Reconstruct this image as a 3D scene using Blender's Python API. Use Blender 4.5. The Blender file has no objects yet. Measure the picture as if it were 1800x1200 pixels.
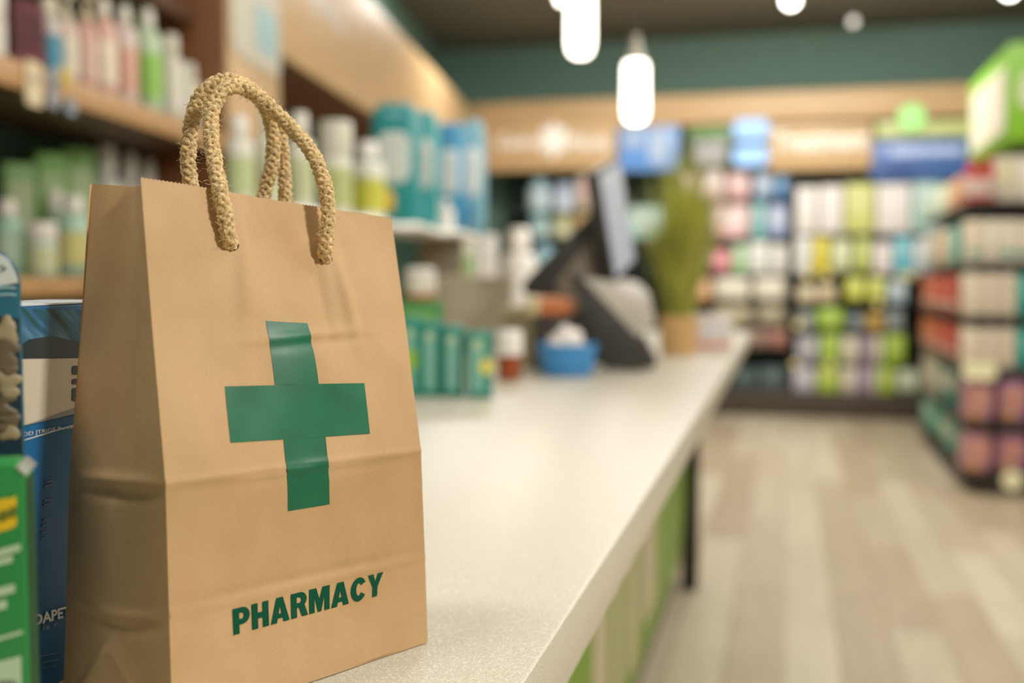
import bpy, bmesh, math, random
from mathutils import Vector, Matrix, noise
rnd = random.Random(7)
SC = bpy.context.scene
COL = SC.collection
# ------------------------------------------------------------------ camera frame
F = 1900.0
ZC = 1.16                      # lens height above the floor
ZT = 0.95                      # worktop height
TH = math.atan(480/1900*math.cos(math.atan(110/1900)))
PI_ = math.pi
p_ = math.atan(110/1900)
cr = Vector((math.cos(TH), math.sin(TH), 0))
cf = Vector((-math.sin(TH)*math.cos(p_), math.cos(TH)*math.cos(p_), -math.sin(p_)))
cu = cr.cross(cf)
CAM = Vector((0, 0, ZC))
def ray(px, py): return cf + cr*((px-900)/F) + cu*((600-py)/F)
def C(px, py, d): return CAM + ray(px, py)*d
def onZ(px, py, z):
    r = ray(px, py); return CAM + r*((z-ZC)/r.z)
def onY(px, py, y):
    r = ray(px, py); return CAM + r*(y/r.y)
def onX(px, py, x):
    r = ray(px, py); return CAM + r*(x/r.x)
def onP(px, py, p0, n):
    r = ray(px, py); return CAM + r*((p0-CAM).dot(n)/r.dot(n))

# ------------------------------------------------------------------ materials
def lin(c):
    o = []
    for v in c:
        v /= 255.0
        o.append(v/12.92 if v <= 0.04045 else ((v+0.055)/1.055)**2.4)
    return (o[0], o[1], o[2], 1)
MATS = {}
def mk(name, rgb, rough=0.5, var=0.06, scale=14.0, bump=0.0, bscale=200.0, emit=0.0, trans=0.0, coat=0.0, metal=0.0, stretch=None, spec=None):
    key = (name, tuple(rgb))
    if key in MATS: return MATS[key]
    m = bpy.data.materials.new(name); m.use_nodes = True
    nt = m.node_tree; b = nt.nodes['Principled BSDF']
    b.inputs['Roughness'].default_value = rough
    b.inputs['Metallic'].default_value = metal
    b.inputs['Transmission Weight'].default_value = trans
    b.inputs['Coat Weight'].default_value = coat
    if spec is not None: b.inputs['Specular IOR Level'].default_value = spec
    tc = nt.nodes.new('ShaderNodeTexCoord')
    n = nt.nodes.new('ShaderNodeTexNoise'); n.inputs['Scale'].default_value = scale; n.inputs['Detail'].default_value = 4
    if stretch:
        mp = nt.nodes.new('ShaderNodeMapping'); mp.inputs['Scale'].default_value = stretch
        nt.links.new(tc.outputs['Object'], mp.inputs['Vector']); nt.links.new(mp.outputs['Vector'], n.inputs['Vector'])
    else:
        nt.links.new(tc.outputs['Object'], n.inputs['Vector'])
    r = nt.nodes.new('ShaderNodeValToRGB')
    c = lin(rgb)
    r.color_ramp.elements[0].position = .3; r.color_ramp.elements[1].position = .7
    r.color_ramp.elements[0].color = (*[x*(1-var) for x in c[:3]], 1)
    r.color_ramp.elements[1].color = (*[min(1, x*(1+var)) for x in c[:3]], 1)
    nt.links.new(n.outputs['Fac'], r.inputs['Fac']); nt.links.new(r.outputs['Color'], b.inputs['Base Color'])
    if emit:
        nt.links.new(r.outputs['Color'], b.inputs['Emission Color']); b.inputs['Emission Strength'].default_value = emit
    if bump:
        n2 = nt.nodes.new('ShaderNodeTexNoise'); n2.inputs['Scale'].default_value = bscale; n2.inputs['Detail'].default_value = 5
        nt.links.new(tc.outputs['Object'], n2.inputs['Vector'])
        bp = nt.nodes.new('ShaderNodeBump'); bp.inputs['Strength'].default_value = bump; bp.inputs['Distance'].default_value = .001
        nt.links.new(n2.outputs['Fac'], bp.inputs['Height']); nt.links.new(bp.outputs['Normal'], b.inputs['Normal'])
    MATS[key] = m
    return m
def plas(rgb): return mk('glossy plastic', rgb, .35, .04)
def card(rgb): return mk('printed card', rgb, .5, .05)
def film(rgb): return mk('plastic film', rgb, .3, .07, 25, bump=.25, bscale=40)

# ------------------------------------------------------------------ object helpers
def tag(o, label=None, cat=None, group=None, kind=None):
    if label: o['label'] = label
    if cat: o['category'] = cat
    if group: o['group'] = group
    if kind: o['kind'] = kind
    return o
def thing(name, label, cat, loc=(0, 0, 0), rot=0, group=None):
    o = bpy.data.objects.new(name, None); COL.objects.link(o)
    o.empty_display_size = .05
    o.location = loc; o.rotation_euler = (0, 0, rot)
    return tag(o, label, cat, group)
def ob(name, me, mat, parent=None, loc=(0, 0, 0), rot=(0, 0, 0), label=None):
    if not me.materials: me.materials.append(mat)
    o = bpy.data.objects.new(name, me); COL.objects.link(o)
    if me.materials[0] is not mat:
        o.material_slots[0].link = 'OBJECT'; o.material_slots[0].material = mat
    o.parent = parent; o.location = loc; o.rotation_euler = rot
    if label: o['label'] = label
    return o
def struct(name, me, mat, loc=(0, 0, 0), rot=(0, 0, 0)):
    return tag(ob(name, me, mat, None, loc, rot), kind='structure')
CACHE = {}
def cached(fn):
    def g(*a):
        k = (fn.__name__,)+tuple(tuple(x) if isinstance(x, list) else x for x in a)
        if k not in CACHE: CACHE[k] = fn(*a)
        return CACHE[k]
    return g
def fin(bm, name='shape', smooth=True, ang=40):
    me = bpy.data.meshes.new(name)
    bm.normal_update()
    bm.to_mesh(me); bm.free()
    if smooth:
        me.polygons.foreach_set('use_smooth', [True]*len(me.polygons))
        try: me.set_sharp_from_angle(angle=math.radians(ang))
        except Exception: pass
    return me
@cached
def m_box(sx, sy, sz, bev=0.0, seg=2):
    bm = bmesh.new(); bmesh.ops.create_cube(bm, size=1)
    bmesh.ops.scale(bm, vec=(sx, sy, sz), verts=bm.verts); bmesh.ops.translate(bm, vec=(0, 0, sz/2), verts=bm.verts)
    if bev: bmesh.ops.bevel(bm, geom=bm.edges[:], offset=bev, segments=seg, affect='EDGES', profile=.5)
    return fin(bm)
@cached
def m_lathe(prof, n=28, sx=1.0, sy=1.0):
    bm = bmesh.new(); rings = []
    for r, z in prof:
        if r <= 1e-6: rings.append([bm.verts.new((0, 0, z))])
        else: rings.append([bm.verts.new((r*sx*math.cos(2*PI_*k/n), r*sy*math.sin(2*PI_*k/n), z)) for k in range(n)])
    for a, b in zip(rings, rings[1:]):
        for k in range(n):
            k2 = (k+1) % n
            if len(a) == 1 and len(b) == 1: continue
            if len(a) == 1: bm.faces.new((a[0], b[k2], b[k]))
            elif len(b) == 1: bm.faces.new((a[k], a[k2], b[0]))
            else: bm.faces.new((a[k], a[k2], b[k2], b[k]))
    bmesh.ops.recalc_face_normals(bm, faces=bm.faces)
    return fin(bm, ang=50)
@cached
def m_pillow(w, d, h, e=4.0):
    bm = bmesh.new(); bmesh.ops.create_cube(bm, size=2)
    bmesh.ops.subdivide_edges(bm, edges=bm.edges[:], cuts=9, use_grid_fill=True)
    for v in bm.verts:
        x, y, z = v.co
        n = (abs(x)**e+abs(y)**e+abs(z)**e)**(1/e)
        x, y, z = x/n, y/n, z/n
        wv = 1+.03*noise.noise(Vector((x*3+w*37, y*3+h*11, z*3)))
        v.co = (x*w/2*wv, y*d/2*wv, z*h/2+h/2)
    lo = min(v.co.z for v in bm.verts)
    for v in bm.verts: v.co.z -= lo
    return fin(bm, ang=180)
def m_prism(poly, a0, a1, axis='y', bev=0):
    """poly of 2-d points extruded from a0 to a1 along axis"""
    bm = bmesh.new()
    def P(u, v, a): return {'x': (a, u, v), 'y': (u, a, v), 'z': (u, v, a)}[axis]
    A = [bm.verts.new(P(u, v, a0)) for u, v in poly]; B = [bm.verts.new(P(u, v, a1)) for u, v in poly]
    n = len(poly)
    bm.faces.new(A); bm.faces.new(B[::-1])
    for k in range(n): bm.faces.new((A[k], B[k], B[(k+1) % n], A[(k+1) % n]))
    bmesh.ops.recalc_face_normals(bm, faces=bm.faces)
    if bev: bmesh.ops.bevel(bm, geom=bm.edges[:], offset=bev, segments=2, affect='EDGES', profile=.5)
    return fin(bm)
def m_loft(A, B, bev=0):
    """two matching 3-d outlines joined into one closed solid"""
    bm = bmesh.new(); a = [bm.verts.new(v) for v in A]; b = [bm.verts.new(v) for v in B]; n = len(a)
    bm.faces.new(a); bm.faces.new(b[::-1])
    for k in range(n): bm.faces.new((a[k], b[k], b[(k+1) % n], a[(k+1) % n]))
    bmesh.ops.recalc_face_normals(bm, faces=bm.faces)
    if bev: bmesh.ops.bevel(bm, geom=bm.edges[:], offset=bev, segments=2, affect='EDGES', profile=.5)
    return fin(bm)
def tube_into(bm, pts, rad, n=6):
    rings = []; up = Vector((0, 0, 1)); N = len(pts)
    for i, p in enumerate(pts):
        t = (pts[min(i+1, N-1)]-pts[max(i-1, 0)]).normalized()
        if i == 0:
            a = t.cross(up); a = a if a.length > 1e-4 else t.cross(Vector((1, 0, 0))); a.normalize()
        else:
            a = (a-t*a.dot(t)).normalized()
        b = t.cross(a); r = rad[i] if isinstance(rad, list) else rad
        rings.append([bm.verts.new(p+a*(r*math.cos(2*PI_*k/n))+b*(r*math.sin(2*PI_*k/n))) for k in range(n)])
    for r0, r1 in zip(rings, rings[1:]):
        for k in range(n): bm.faces.new((r0[k], r0[(k+1) % n], r1[(k+1) % n], r1[k]))
    bm.faces.new(rings[0][::-1]); bm.faces.new(rings[-1])
def m_tube(pts, rad, n=10):
    bm = bmesh.new(); tube_into(bm, pts, rad, n); bmesh.ops.recalc_face_normals(bm, faces=bm.faces)
    return fin(bm, ang=60)
def text_mesh(s, size, offset=0.0, extrude=0.0, res=3, align='LEFT', shear=0.0):
    cu_ = bpy.data.curves.new('lettering', 'FONT'); cu_.body = s; cu_.size = size; cu_.offset = offset; cu_.extrude = extrude
    cu_.resolution_u = res; cu_.align_x = align; cu_.shear = shear
    o = bpy.data.objects.new('lettering', cu_); COL.objects.link(o)
    bpy.context.view_layer.update()
    me = bpy.data.meshes.new_from_object(o, depsgraph=bpy.context.evaluated_depsgraph_get())
    bpy.data.objects.remove(o); bpy.data.curves.remove(cu_)
    me.materials.clear()
    return me
def text_fit(s, w, h, offset=0.0, extrude=.0005):
    me = text_mesh(s, 1.0, offset, 0)
    xs = [v.co.x for v in me.vertices]; ys = [v.co.y for v in me.vertices]
    x0, x1, y0, y1 = min(xs), max(xs), min(ys), max(ys)
    for v in me.vertices: v.co = ((v.co.x-x0)/(x1-x0)*w-w/2, 0, (v.co.y-y0)/(y1-y0)*h)
    return me
# ------------------------------------------------------------------ product builders (front faces local -Y, base at z = 0)
def carton(loc, rot, w, d, h, col, lab, acc, label, group=None, name='carton', cat='box', side=False):
    t = thing(name, label, cat, loc, rot, group)
    b = min(w, d)*.03
    ob('box_body', m_box(w, d, h, b), card(col), t)
    ob('label_panel', m_box(round(w*.72, 4), .0015, round(h*.42, 4)), card(lab), t, (0, -d/2-.0006, h*.42))
    ob('colour_band', m_box(round(w*.94, 4), .0014, round(h*.13, 4)), card(acc), t, (0, -d/2-.0006, h*.14))
    if side:
        ob('side_panel', m_box(.0015, round(d*.7, 4), round(h*.5, 4)), card(lab), t, (w/2+.0006, 0, h*.3))
    return t
def pack(loc, rot, w, d, h, col, lab, acc, label, group=None, name='wrapped_pack', cat='pack'):
    t = thing(name, label, cat, loc, rot, group)
    ob('wrapper', m_pillow(w, d, h, 5.0), film(col), t)
    ob('label_panel', m_pillow(round(w*.66, 4), .012, round(h*.4, 4), 4.0), card(lab), t, (0, -d/2+.002, h*.36))
    ob('colour_spot', m_pillow(round(w*.3, 4), .012, round(h*.2, 4), 2.2), card(acc), t, (-w*.14, -d/2+.002, h*.12))
    return t
def bottle(loc, rot, w, h, col, lab, cap, label, group=None, kind='screw', name=None, d=None, clear=False):
    r = w/2; sy = (d or w)/w
    t = thing(name or {'pump': 'pump_bottle', 'jar': 'jar'}.get(kind, 'bottle'), label, 'jar' if kind == 'jar' else 'bottle', loc, rot, group)
    mt = plas(col)
    if clear: mt = mk('tinted clear plastic', col, .12, .03, trans=.55)
    if kind == 'jar':
        bh = h*.66
        ob('bottle_body', m_lathe(((0, 0), (r*.86, 0), (r*.97, h*.03), (r*.97, bh*.93), (r*.84, bh), (0, bh)), 28, 1, sy), mt, t)
        ob('cap', m_lathe(((0, bh+.0005), (r*.98, bh+.0005), (r, bh+h*.03), (r, h*.96), (r*.95, h), (0, h)), 28, 1, sy), plas(cap), t)
        ob('label_band', m_lathe(((r*.99, bh*.2), (r*.99, bh*.8)), 28, 1, sy), card(lab), t)
        return t
    sh = {'pump': .72, 'tall': .80, 'screw': .76}[kind]*h
    ob('bottle_body', m_lathe(((0, 0), (r*.9, 0), (r, h*.02), (r, sh*.86), (r*.93, sh*.94), (r*.6, sh), (r*.36, sh+h*.02), (r*.36, sh+h*.05), (0, sh+h*.05)), 28, 1, sy), mt, t)
    ob('label_band', m_lathe(((r*1.012, sh*.2), (r*1.012, sh*.72)), 28, 1, sy), card(lab), t)
    c0 = sh+h*.03
    if kind == 'pump':
        ob('pump_collar', m_lathe(((0, c0), (r*.48, c0), (r*.48, c0+h*.07), (r*.2, c0+h*.08), (r*.17, h*.93), (0, h*.93))), plas(cap), t)
        ob('pump_nozzle', m_box(round(r*.5, 4), round(r*1.3, 4), round(h*.07, 4), round(r*.1, 4)), plas(cap), t, (0, -r*.3, h*.93))
    elif kind == 'tall':
        ob('cap', m_lathe(((0, c0), (r*.5, c0), (r*.52, c0+h*.02), (r*.44, h*.97), (r*.36, h), (0, h))), plas(cap), t)
    else:
        ob('cap', m_lathe(((0, c0), (r*.6, c0), (r*.62, c0+h*.02), (r*.58, h*.98), (r*.5, h), (0, h))), plas(cap), t)
    return t
ORD = ['first', 'second', 'third', 'fourth', 'fifth', 'sixth', 'seventh', 'eighth', 'ninth', 'tenth']

# ------------------------------------------------------------------ room
wood = mk('warm oak veneer', (208, 172, 124), .42, .10, 3.0, stretch=(1, 1, 14))
wood_d = mk('brown oak board', (128, 78, 42), .5, .12, 3.0, stretch=(1, 1, 14))
wood_lit = mk('lit shelf edge oak', (192, 146, 90), .45, .1, 3.0, stretch=(14, 14, 1))  # lit tone of the shelf oak, for front edges only
teal = mk('dark teal paint', (98, 128, 114), .7, .05)
teal_d = mk('deep green panel', (40, 70, 58), .6, .06)
dark = mk('black brown metal', (52, 46, 40), .45, .06)
ceilm = mk('dark grey ceiling paint', (122, 116, 102), .8, .05)

def floor_mat():
    m = bpy.data.materials.new('light wood plank floor'); m.use_nodes = True
    nt = m.node_tree; b = nt.nodes['Principled BSDF']; b.inputs['Roughness'].default_value = .42
    tc = nt.nodes.new('ShaderNodeTexCoord'); mp = nt.nodes.new('ShaderNodeMapping')
    mp.inputs['Rotation'].default_value = (0, 0, math.radians(90)); nt.links.new(tc.outputs['Object'], mp.inputs['Vector'])
    br = nt.nodes.new('ShaderNodeTexBrick'); br.offset = .37
    br.inputs['Scale'].default_value = 1; br.inputs['Brick Width'].default_value = 1.15; br.inputs['Row Height'].default_value = .17
    br.inputs['Mortar Size'].default_value = .0025; br.inputs['Bias'].default_value = 0
    br.inputs['Color1'].default_value = lin((206, 194, 168)); br.inputs['Color2'].default_value = lin((172, 154, 126)); br.inputs['Mortar'].default_value = lin((140, 120, 92))
    nt.links.new(mp.outputs['Vector'], br.inputs['Vector'])
    n = nt.nodes.new('ShaderNodeTexNoise'); n.inputs['Scale'].default_value = 5; n.inputs['Detail'].default_value = 6
    m2 = nt.nodes.new('ShaderNodeMapping'); m2.inputs['Scale'].default_value = (9, .7, 1); nt.links.new(tc.outputs['Object'], m2.inputs['Vector']); nt.links.new(m2.outputs['Vector'], n.inputs['Vector'])
    mx = nt.nodes.new('ShaderNodeMixRGB'); mx.blend_type = 'MULTIPLY'; mx.inputs['Fac'].default_value = .45
    cr_ = nt.nodes.new('ShaderNodeValToRGB'); cr_.color_ramp.elements[0].color = (.68, .66, .62, 1); cr_.color_ramp.elements[1].color = (1, 1, 1, 1)
    cr_.color_ramp.elements[0].position = .3; cr_.color_ramp.elements[1].position = .65
    nt.links.new(n.outputs['Fac'], cr_.inputs['Fac']); nt.links.new(br.outputs['Color'], mx.inputs['Color1']); nt.links.new(cr_.outputs['Color'], mx.inputs['Color2'])
    nt.links.new(mx.outputs['Color'], b.inputs['Base Color'])
    return m
RX, RY0, RY1, RZ = 4.2, -2.4, 9.86, 3.3
LX = -5.2
struct('floor', m_box(RX-LX, RY1-RY0+.2, .1), floor_mat(), ((RX+LX)/2, (RY0+RY1)/2, -.1))
struct('ceiling', m_box(RX-LX, RY1-RY0+.2, .1), ceilm, ((RX+LX)/2, (RY0+RY1)/2, RZ))
struct('wall_back', m_box(RX-LX, .1, RZ), teal, ((RX+LX)/2, RY1+.05, 0))
struct('wall_front', m_box(RX-LX, .1, RZ), mk('cream paint', (225, 214, 190), .7), ((RX+LX)/2, RY0-.05, 0))
struct('wall_right', m_box(.1, RY1-RY0, RZ), mk('cream paint', (225, 214, 190), .7), (RX+.05, (RY0+RY1)/2, 0))

# left shelving frame
_a = ray(1100, 490); aL = Vector((_a.x, _a.y, 0)).normalized(); nL = Vector((aL.y, -aL.x, 0))
P0 = C(0, 490, 2.28); P0.z = 0
def L(s, t, z): return Vector((P0.x, P0.y, z))+aL*s-nL*t
ROTL = math.atan2(nL.y, nL.x)+PI_/2
def Ls(px, py=490, t=0.0):
    """where the sight line meets the upright plane t behind the shelf fronts: (s, z)"""
    q = onP(px, py, P0-nL*t, nL); return (q-P0).dot(aL), q.z
wl = struct('wall_left', m_box(14.5, .1, RZ), teal, L(5.2, .5, 0), (0, 0, ROTL))

# ------------------------------------------------------------------ service counter
EX = -onZ(922, 1200, ZT).x*-1
EX = onZ(922, 1200, ZT).x                      # aisle-side edge of the worktop
YE = onZ(1310, 582, ZT).y
WX = -1.30
def stone_mat():
    m = bpy.data.materials.new('speckled cream stone'); m.use_nodes = True
    nt = m.node_tree; b = nt.nodes['Principled BSDF']; b.inputs['Roughness'].default_value = .36
    b.inputs['Specular IOR Level'].default_value = .5
    tc = nt.nodes.new('ShaderNodeTexCoord')
    v = nt.nodes.new('ShaderNodeTexNoise'); v.inputs['Scale'].default_value = 900; v.inputs['Detail'].default_value = 2
    r = nt.nodes.new('ShaderNodeValToRGB'); e = r.color_ramp.elements
    e[0].position = .33; e[0].color = lin((180, 172, 150)); e[1].position = .62; e[1].color = lin((203, 196, 177))
    e2 = e.new(.72); e2.color = lin((234, 228, 214))
    nt.links.new(tc.outputs['Object'], v.inputs['Vector']); nt.links.new(v.outputs['Fac'], r.inputs['Fac']); nt.links.new(r.outputs['Color'], b.inputs['Base Color'])
    bp = nt.nodes.new('ShaderNodeBump'); bp.inputs['Strength'].default_value = .10; bp.inputs['Distance'].default_value = .0004
    nt.links.new(v.outputs['Fac'], bp.inputs['Height']); nt.links.new(bp.outputs['Normal'], b.inputs['Normal'])
    return m
wt = ob('worktop', m_box(round(EX-WX, 4), round(YE+.4, 4), .045, .003), stone_mat(), None, ((EX+WX)/2, (YE-.4)/2, ZT-.045))
tag(wt, 'long cream white speckled stone worktop under the paper bag', 'worktop')
BX = -.34
sc_ = thing('service_counter', 'counter base with a green graphic front under the long cream worktop', 'counter', (BX, 0, 0))
YP = onX(1211, 900, BX).y
ob('carcass', m_box(round(BX-.02-WX-.06, 4), round(YP+.3, 4), ZT-.047-.12), mk('beige laminate', (190, 172, 140), .5), sc_, ((WX+.06-.02-BX)/2 if False else -(BX-.02-WX-.06)/2-.02, (YP-.3)/2, .12))
ob('kick_plinth', m_box(round(BX-.06-WX-.1, 4), round(YP+.25, 4), .12), dark, sc_, (-(BX-.06-WX-.1)/2-.05, (YP-.3)/2, 0))
ob('corner_post', m_box(.06, .09, ZT-.046, .003), mk('black post', (34, 31, 26), .5), sc_, (.008, YP-.03, 0))
green = mk('lime green graphic', (108, 150, 20), .45, .08, 2.0)
pl = []
yA, yB, zB, zTp = -.25, YP-.09, .17, ZT-.05
pl = [(yA, zTp), (yA, zB)]
for k in range(9):
    an = -PI_/2+PI_/2*k/8
    pl.append((yB-.35+.35*math.cos(an), zB+.3+.3*math.sin(an)))
pl.append((yB, zTp))
ob('graphic_panel', m_prism(pl, 0, .014, 'x', .002), green, sc_, (-.018, 0, 0))
crm = mk('cream print', (196, 182, 150), .55)
def rr(y0, y1, z0, z1, r):
    P = []
    for cy, cz, a in ((y1-r, z1-r, 0), (y0+r, z1-r, 90), (y0+r, z0+r, 180), (y1-r, z0+r, 270)):
        for k in range(5): an = math.radians(a+k*22.5); P.append((cy+r*math.cos(an), cz+r*math.sin(an)))
    return P
for (y0, y1, z0, z1) in ((1.66, 1.76, .22, .49), (1.99, 2.17, .22, .52), (2.25, 2.36, .22, .53), (2.46, 2.62, .22, .53), (2.72, 3.02, .26, .54)):
    ob('printed_stroke', m_prism(rr(y0, y1, z0, z1, .045), 0, .002, 'x'), crm, sc_, (-.0045, 0, 0))

# ------------------------------------------------------------------ the paper bag
def kraft(rgb, name):
    m = bpy.data.materials.new(name); m.use_nodes = True
    nt = m.node_tree; b = nt.nodes['Principled BSDF']; b.inputs['Roughness'].default_value = .62
    b.inputs['Specular IOR Level'].default_value = .35
    tc = nt.nodes.new('ShaderNodeTexCoord')
    n1 = nt.nodes.new('ShaderNodeTexNoise'); n1.inputs['Scale'].default_value = 22; n1.inputs['Detail'].default_value = 4
    n2 = nt.nodes.new('ShaderNodeTexNoise'); n2.inputs['Scale'].default_value = 1500; n2.inputs['Detail'].default_value = 3
    nt.links.new(tc.outputs['Object'], n1.inputs['Vector']); nt.links.new(tc.outputs['Object'], n2.inputs['Vector'])
    c = lin(rgb)
    r = nt.nodes.new('ShaderNodeValToRGB'); r.color_ramp.elements[0].position = .3; r.color_ramp.elements[1].position = .72
    r.color_ramp.elements[0].color = (c[0]*.9, c[1]*.87, c[2]*.82, 1); r.color_ramp.elements[1].color = (min(1, c[0]*1.07), c[1]*1.08, c[2]*1.1, 1)
    r2 = nt.nodes.new('ShaderNodeValToRGB'); r2.color_ramp.elements[0].position = .25; r2.color_ramp.elements[1].position = .75
    r2.color_ramp.elements[0].color = (.86, .85, .83, 1); r2.color_ramp.elements[1].color = (1, 1, 1, 1)
    mx = nt.nodes.new('ShaderNodeMixRGB'); mx.blend_type = 'MULTIPLY'; mx.inputs['Fac'].default_value = 1
    nt.links.new(n1.outputs['Fac'], r.inputs['Fac']); nt.links.new(n2.outputs['Fac'], r2.inputs['Fac'])
    nt.links.new(r.outputs['Color'], mx.inputs['Color1']); nt.links.new(r2.outputs['Color'], mx.inputs['Color2']); nt.links.new(mx.outputs['Color'], b.inputs['Base Color'])
    bp = nt.nodes.new('ShaderNodeBump'); bp.inputs['Strength'].default_value = .25; bp.inputs['Distance'].default_value = .0003
    nt.links.new(n2.outputs['Fac'], bp.inputs['Height']); nt.links.new(bp.outputs['Normal'], b.inputs['Normal'])
    return m
KRAFT = kraft((201, 165, 118), 'brown kraft paper')
# measured outline of the front panel, bottom to top: v, left pixel, right pixel, depth offset towards the viewer
BLp, BRp = onZ(303, 1283, ZT), onZ(752, 1130, ZT)
dBL, dBR = (BLp-CAM).dot(cf), (BRp-CAM).dot(cf)
ROWS = [(0.0, (303, 1283), (752, 1130), 0.000), (.215, (297.5, 1085), (747, 980), .0030), (.455, (291, 853), (740, 793), -.0068),
        (.75, (266, 560), (713, 570), .008), (1.0, (247, 314), (688, 385), .017)]
LE = [C(l[0], l[1], dBL+.006*v+o) for v, l, r, o in ROWS]
RE = [C(r[0], r[1], dBR+.006*v+o) for v, l, r, o in ROWS]
VS = [r[0] for r in ROWS]
def edge_pt(E, v):
    v = min(max(v, 0), 1)
    for k in range(len(VS)-1):
        if v <= VS[k+1] or k == len(VS)-2:
            f = (v-VS[k])/(VS[k+1]-VS[k]); return E[k].lerp(E[k+1], f)
NF = (RE[2]-LE[2]).cross(LE[4]-LE[0]).normalized()
if NF.dot(cf) > 0: NF = -NF
def g(x, s): return math.exp(-(x/s)**2)
def front(u, v):
    p = edge_pt(LE, v).lerp(edge_pt(RE, v), u)
    e = math.sin(PI_*min(max(u, 0), 1))
    d = 0
    d += .0006*g(v-.455, .009)*(.5+e*.5)-.0005*g(v-.437, .011)*e       # upper fold
    d += .0007*g(v-.215, .010)*(.5+e*.5)-.0006*g(v-.232, .010)*e       # lower fold
    d += .0035*e*g(v-.68, .16)                                         # soft belly
    d -= .0012*e*g(v-.33, .07)
    # creases under the rope holes
    d += .0026*g((u-.72)+.22*(v-.86), .030)*g(v-.80, .12)
    d -= .0024*g((u-.62)+.10*(v-.86), .030)*g(v-.80, .14)
    d += .0022*g((u-.34)-.15*(v-.9), .035)*g(v-.85, .12)
    d += .0009*g(v-(.715+.05*(u-.5)), .012)*g(u-.55, .22)-.0008*g(v-(.700+.05*(u-.5)), .012)*g(u-.6, .18)
    w = noise.noise(Vector((u*3.1+4, v*4.3, 1.7)))*.0028+noise.noise(Vector((u*7+v*3, v*6, 5.1)))*.0012
    d += w*e**.6*(.45 if v < .45 else 1)
    return p+NF*d
# sides
SB = [(0.0, onZ(111, 1222, ZT)), (.215, None), (.455, None), (1.0, None)]
dSB = (SB[0][1]-CAM).dot(cf)
BE = [SB[0][1], C(117, 1045, dSB+.002), C(122, 838, dSB+.004), C(143, 560, dSB+.010), C(158, 325, dSB+.016)]
FT = C(247.5, 331, dBL+.0242)
def side(u, v):
    """u 0 = front edge, 1 = back edge"""
    a = front(0, v)
    if v > .97: a = a.lerp(edge_pt(LE, .985), min(1, (v-.97)/.03))
    b = edge_pt(BE, v)
    p = a.lerp(b, u)
    e = math.sin(PI_*u)
    n = -cr*.8-cf*.55; n.normalize()
    d = 0
    gus = g(u-.55, .30)
    d -= .011*gus*max(0, (v-.40)/.6)**1.2                              # gusset pulled in at the mouth
    d += .0022*math.exp(-abs(u-.50)/.14)*g(v-.30, .14)                 # standing ridge
    d += .0022*g(v-.455, .011)*e-.0018*g(v-.43, .014)*e
    d += .0012*g(v-(.215-.02*e), .012)*e-.001*g(v-(.19-.02*e), .014)*e
    ap = .17
    if v < ap:                                                         # folded triangle at the foot
        hw = .46*(ap-v)/ap
        d += .0030*min(1, max(0, hw-abs(u-.5))/.10)*min(1, (ap-v)/.05)
    d += .0016*(u-.5-(v-.62)*.9)*g(u-.5-(v-.62)*.9, .12)*6*e*g(v-.6, .15)
    d += noise.noise(Vector((u*3, v*5, 9.3)))*.0012*e
    return p+n*d
BBL, BTL = BE[0], BE[4]
BBR = BBL+(BRp-BLp)*.98; BTR = BTL+(RE[4]-LE[4])*.97-Vector((0, 0, .004))
BBR.z = ZT
def back(u, v):
    return edge_pt(BE, v).lerp(BBR.lerp(BTR, v), u)
def rside(u, v):
    a = front(1, min(v, .985)); b = BBR.lerp(BTR, v); q = a.lerp(b, u)
    return q-cr*(.010*math.sin(PI_*u)*max(0, v-.3))
def grid_into(bm, fn, nu, nv, zig=0):
    V = []
    for j in range(nv+1):
        row = []
        for i in range(nu+1):
            p = fn(i/nu, j/nv)
            if zig and j == nv: p = p+Vector((0, 0, zig if i % 2 else -zig))
            row.append(bm.verts.new(p))
        V.append(row)
    for j in range(nv):
        for i in range(nu): bm.faces.new((V[j][i], V[j][i+1], V[j+1][i+1], V[j+1][i]))
bm = bmesh.new()
grid_into(bm, front, 150, 200, .00028)
grid_into(bm, lambda u, v: side(1-u, v), 60, 200)
grid_into(bm, lambda u, v: back(1-u, v), 60, 200, .00028)
grid_into(bm, rside, 20, 200)
grid_into(bm, lambda u, v: BLp.lerp(BRp, u).lerp(BBL.lerp(BBR, u), v)+Vector((0, 0, .001)), 4, 4)
bmesh.ops.remove_doubles(bm, verts=bm.verts, dist=.00012)
orig = Vector((BLp+BRp+BBL+BBR)/4); orig.z = ZT
bmesh.ops.translate(bm, vec=-orig+Vector((0, 0, .0006)), verts=bm.verts)
for v in bm.verts: v.co.z = max(v.co.z, .0006)
bag = thing('paper_bag', 'brown kraft paper bag with green cross and rope handles standing on worktop', 'bag', orig)
ob('bag_body', fin(bm, ang=75), KRAFT, bag)
def uv_of(px, py):
    u, v = .5, .5
    for _ in range(25):
        def pr(u, v):
            q = front(u, v)-CAM; z = q.dot(cf); return 900+F*q.dot(cr)/z, 600-F*q.dot(cu)/z
        x, y = pr(u, v); h = 1e-3
        xu, yu = pr(u+h, v); xv, yv = pr(u, v+h)
        a, b, c, d = (xu-x)/h, (xv-x)/h, (yu-y)/h, (yv-y)/h
        D = a*d-b*c; ex, ey = px-x, py-y
        u += max(-.2, min(.2, (d*ex-b*ey)/D)); v += max(-.2, min(.2, (-c*ex+a*ey)/D))
        if abs(ex)+abs(ey) < .01: break
    return u, v
def on_bag(u, v, off):
    return front(u, v)+NF*off-orig+Vector((0, 0, .0006))
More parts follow.
